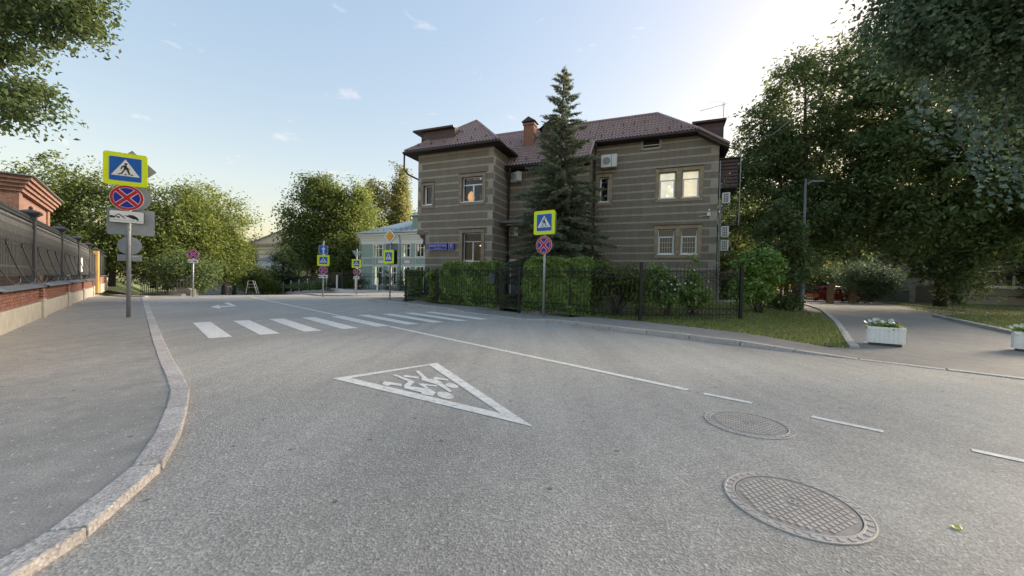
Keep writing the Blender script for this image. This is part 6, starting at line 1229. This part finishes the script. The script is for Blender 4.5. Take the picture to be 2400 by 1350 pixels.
def car(label, loc, rz, paint, cat='car'):
    t = thing('parked_car', label, cat, loc, rz, 'cars parked behind the gate pillars'); G_ = pm('car_glass', (.02, .025, .03), (.015, .018, .02), 3, .08, spec=.8); TY = pm('tyre', (.02, .02, .02), (.015, .015, .015), 9, .9); W = .9
    side = [(-2.2, .35), (-2.18, .75), (-2.1, .95), (-1.2, 1.0), (.75, .98), (1.75, .86), (2.15, .7), (2.2, .4), (1.9, .25), (-1.9, .25)]
    mb = MB(); n = len(side); rows = [(-W+.06, .96), (-W, 1.0), (-W, 1.0), (W, 1.0), (W-.06, .96)]
    ys = [-W+.09, -W+.02, -W, W, W-.02, W-.09]; ks = [.93, .985, 1, 1, .985, .93]; ys = [-W, -W+.03, W-.03, W]; ks = [.975, 1, 1, .975]; V = []
    for y_, k_ in zip(ys, ks): V += [(p[0]*k_, y_, .6+(p[1]-.6)*k_) for p in side]
    F = [tuple(range(n)), tuple(range(4*n-1, 3*n-1, -1))]
    for r in range(3): F += [(r*n+i, (r+1)*n+i, (r+1)*n+(i+1) % n, r*n+(i+1) % n) for i in range(n)]
    mb.add(V, F).build('body', paint, t, bevel=.03)
    cb = [(-2.05, .95), (-1.75, 1.42), (-.9, 1.53), (-.1, 1.5), (.85, .98)]; V = [(a, -W+.04+(.16 if b > 1.1 else 0), b) for a, b in cb]+[(a, W-.04-(.16 if b > 1.1 else 0), b) for a, b in cb]
    MB().add(V, [(0, 4, 3, 2, 1), (5, 6, 7, 8, 9), (0, 1, 6, 5), (1, 2, 7, 6), (2, 3, 8, 7), (3, 4, 9, 8)]).build('cabin', paint, t, bevel=.03)
    for s in (-1, 1):
        def q(a, b): return (a, s*(W-.04-.16*min(1, max(0, (b-.95)/.45))+.008), b)
        for pl in ([(-1.72, 1.03), (-.95, 1.03), (-.95, 1.42), (-1.6, 1.36)], [(-.87, 1.03), (.05, 1.03), (-.15, 1.43), (-.87, 1.44)], [(.13, 1.03), (.65, 1.03), (-.05, 1.40)]): MB().poly([q(a, b) for a, b in pl]).build('side_window', G_, t)
        MB().box(-.1, .1, s*(W+.02)-.06, s*(W+.02)+.06, 1.0, 1.1).build('mirror', paint, t); MB().box(1.9, 2.16, s*.62-.16, s*.62+.16, .62, .76).build('headlight', SWHITE, t); MB().box(-2.2, -2.06, s*.68-.12, s*.68+.12, .8, .96).build('tail_light', RED, t)
        for x_ in (-1.3, 1.35):
            wh = thing('wheel', None, None, (x_, s*(W-.06), .33)); wh.parent = t; prof = [(.0, -.1), (.30, -.1), (.33, -.06), (.33, .06), (.30, .1), (0, .1)]
            o = MB().lathe(prof, 18).build('tyre', TY, wh, True); o.rotation_euler = (R(90), 0, 0); o = MB().lathe([(0, -.105), (.2, -.105), (.2, .105), (0, .105)], 14).build('rim', STEEL, wh); o.rotation_euler = (R(90), 0, 0)
    MB().add([(.87, -W+.14, 1.0), (.87, W-.14, 1.0), (-.05, W-.24, 1.49), (-.05, -W+.24, 1.49)], [(0, 1, 2, 3)]).build('windscreen', G_, t); MB().add([(-2.06, -W+.16, 1.02), (-2.06, W-.16, 1.02), (-1.79, W-.26, 1.4), (-1.79, -W+.26, 1.4)], [(3, 2, 1, 0)]).build('rear_window', G_, t)
    return t
car('dark red hatchback parked behind the brick gate pillars', (32.3, 38.3, .1), R(-6), pm('red_car_paint', (.34, .008, .02), (.30, .007, .018), 3, .25, .2, coat=.8))
car('dark blue car half hidden by the bush, right of the red one', (37.2, 42.0, .1), R(-10), pm('blue_car_paint', (.03, .05, .16), (.025, .04, .13), 3, .25, .2, coat=.8))
PALEB = brickmat('pale_brick', (.33, .27, .20), (.26, .21, .16), (.36, .33, .29), 1, .26, .085)
pb = thing('pale_brick_building', 'pale brick single-storey building with wide white window behind the far lawn', 'building', (41.0, 38.2, .1), R(-24))
hb = [(4.2, 7.6, 1.75, 3.3)]; gpanel(0, 24, -.2, 5.2, 0, hb, PALEB).poly([(0, 0, -.2), (0, 0, 5.2), (0, 12, 5.2), (0, 12, -.2)]).build('wall', PALEB, pb); MB().box(-.4, 24.4, -.4, 12, 5.2, 5.45).build('roof_slab', GW, pb); MB().box(-.05, 24, -.06, -.001, -.2, .35).build('plinth', PARAP, pb)
w = thing('window', None, None); w.parent = pb; f = MB()
for q in ((4.2, 4.32, 1.75, 3.3), (7.48, 7.6, 1.75, 3.3), (6.1, 6.25, 1.75, 3.3), (4.32, 6.1, 1.75, 1.85), (4.32, 6.1, 3.2, 3.3), (6.25, 7.48, 1.75, 1.85), (6.25, 7.48, 3.2, 3.3)): f.box(q[0], q[1], .04, .12, q[2], q[3])
f.build('frame', WPVC, w); MB().poly([(4.2, .1, 1.75), (7.6, .1, 1.75), (7.6, .1, 3.3), (4.2, .1, 3.3)]).build('pane', GLASS, w); MB().poly([(4.2, .5, 1.75), (7.6, .5, 1.75), (7.6, .5, 3.3), (4.2, .5, 3.3)]).build('room', CURT, w); MB().box(4.1, 7.7, -.12, .04, 1.62, 1.74).build('sill', WPVC, w)
t = thing('low_rail', 'low dark pipe rail in front of the pale brick building', 'railing', (41.6, 36.2, .15), R(-24)); MB().tube([(0, 0, 0), (0, 0, .85), (6.5, 0, .85), (6.5, 0, 0)], .035, 6).build('pipe', BLACKM, t)
lb_ = thing('library_building', 'dim building with pale letters on a green signboard at the end of the drive', 'building', (45.5, 50, 0), R(-16)); MB().box(0, 12, 0, 1.5, 0, 5).build('wall', pm('dim_wall', (.16, .15, .14), (.12, .115, .11), 2, .9), lb_)
MB().box(.6, 8.4, -.12, -.002, 2.55, 3.4).build('signboard', pm('dark_board', (.03, .04, .04), (.025, .03, .03), 3, .6), lb_); MB().box(0.0, .6, -.12, -.002, 1.8, 3.6).build('green_panel', pm('teal_panel', (.06, .22, .17), (.05, .18, .14), 3, .6), lb_)
for x in (1.8, 4.0, 5.4): MB().box(x, x+1.1, -.06, -.002, .5, 2.3).build('door_panel', pm('teal_panel', (.06, .22, .17), (.05, .18, .14), 3, .6), lb_)
me = text_mesh('БИБЛИОТЕКА', .62, SWHITE, 'lettering', .01); link('lettering', me, lb_, loc=(4.5, -.15, 2.97), rot=(R(90), 0, 0))
wf = thing('board_fence', 'dark wooden board fence beside the pale brick building', 'fence', (38.5, 36.6, .1), R(5))
for k in range(17): MB().box(k*.19, k*.19+.165, 0, .03, 0, 1.75+random.uniform(-.04, .04)).build('board', pm('old_board', (.09, .075, .06), (.06, .05, .042), 6, .9), wf)
for z in (.4, 1.4): MB().box(0, 3.3, .031, .08, z, z+.08).build('cross_bar', BARK, wf)
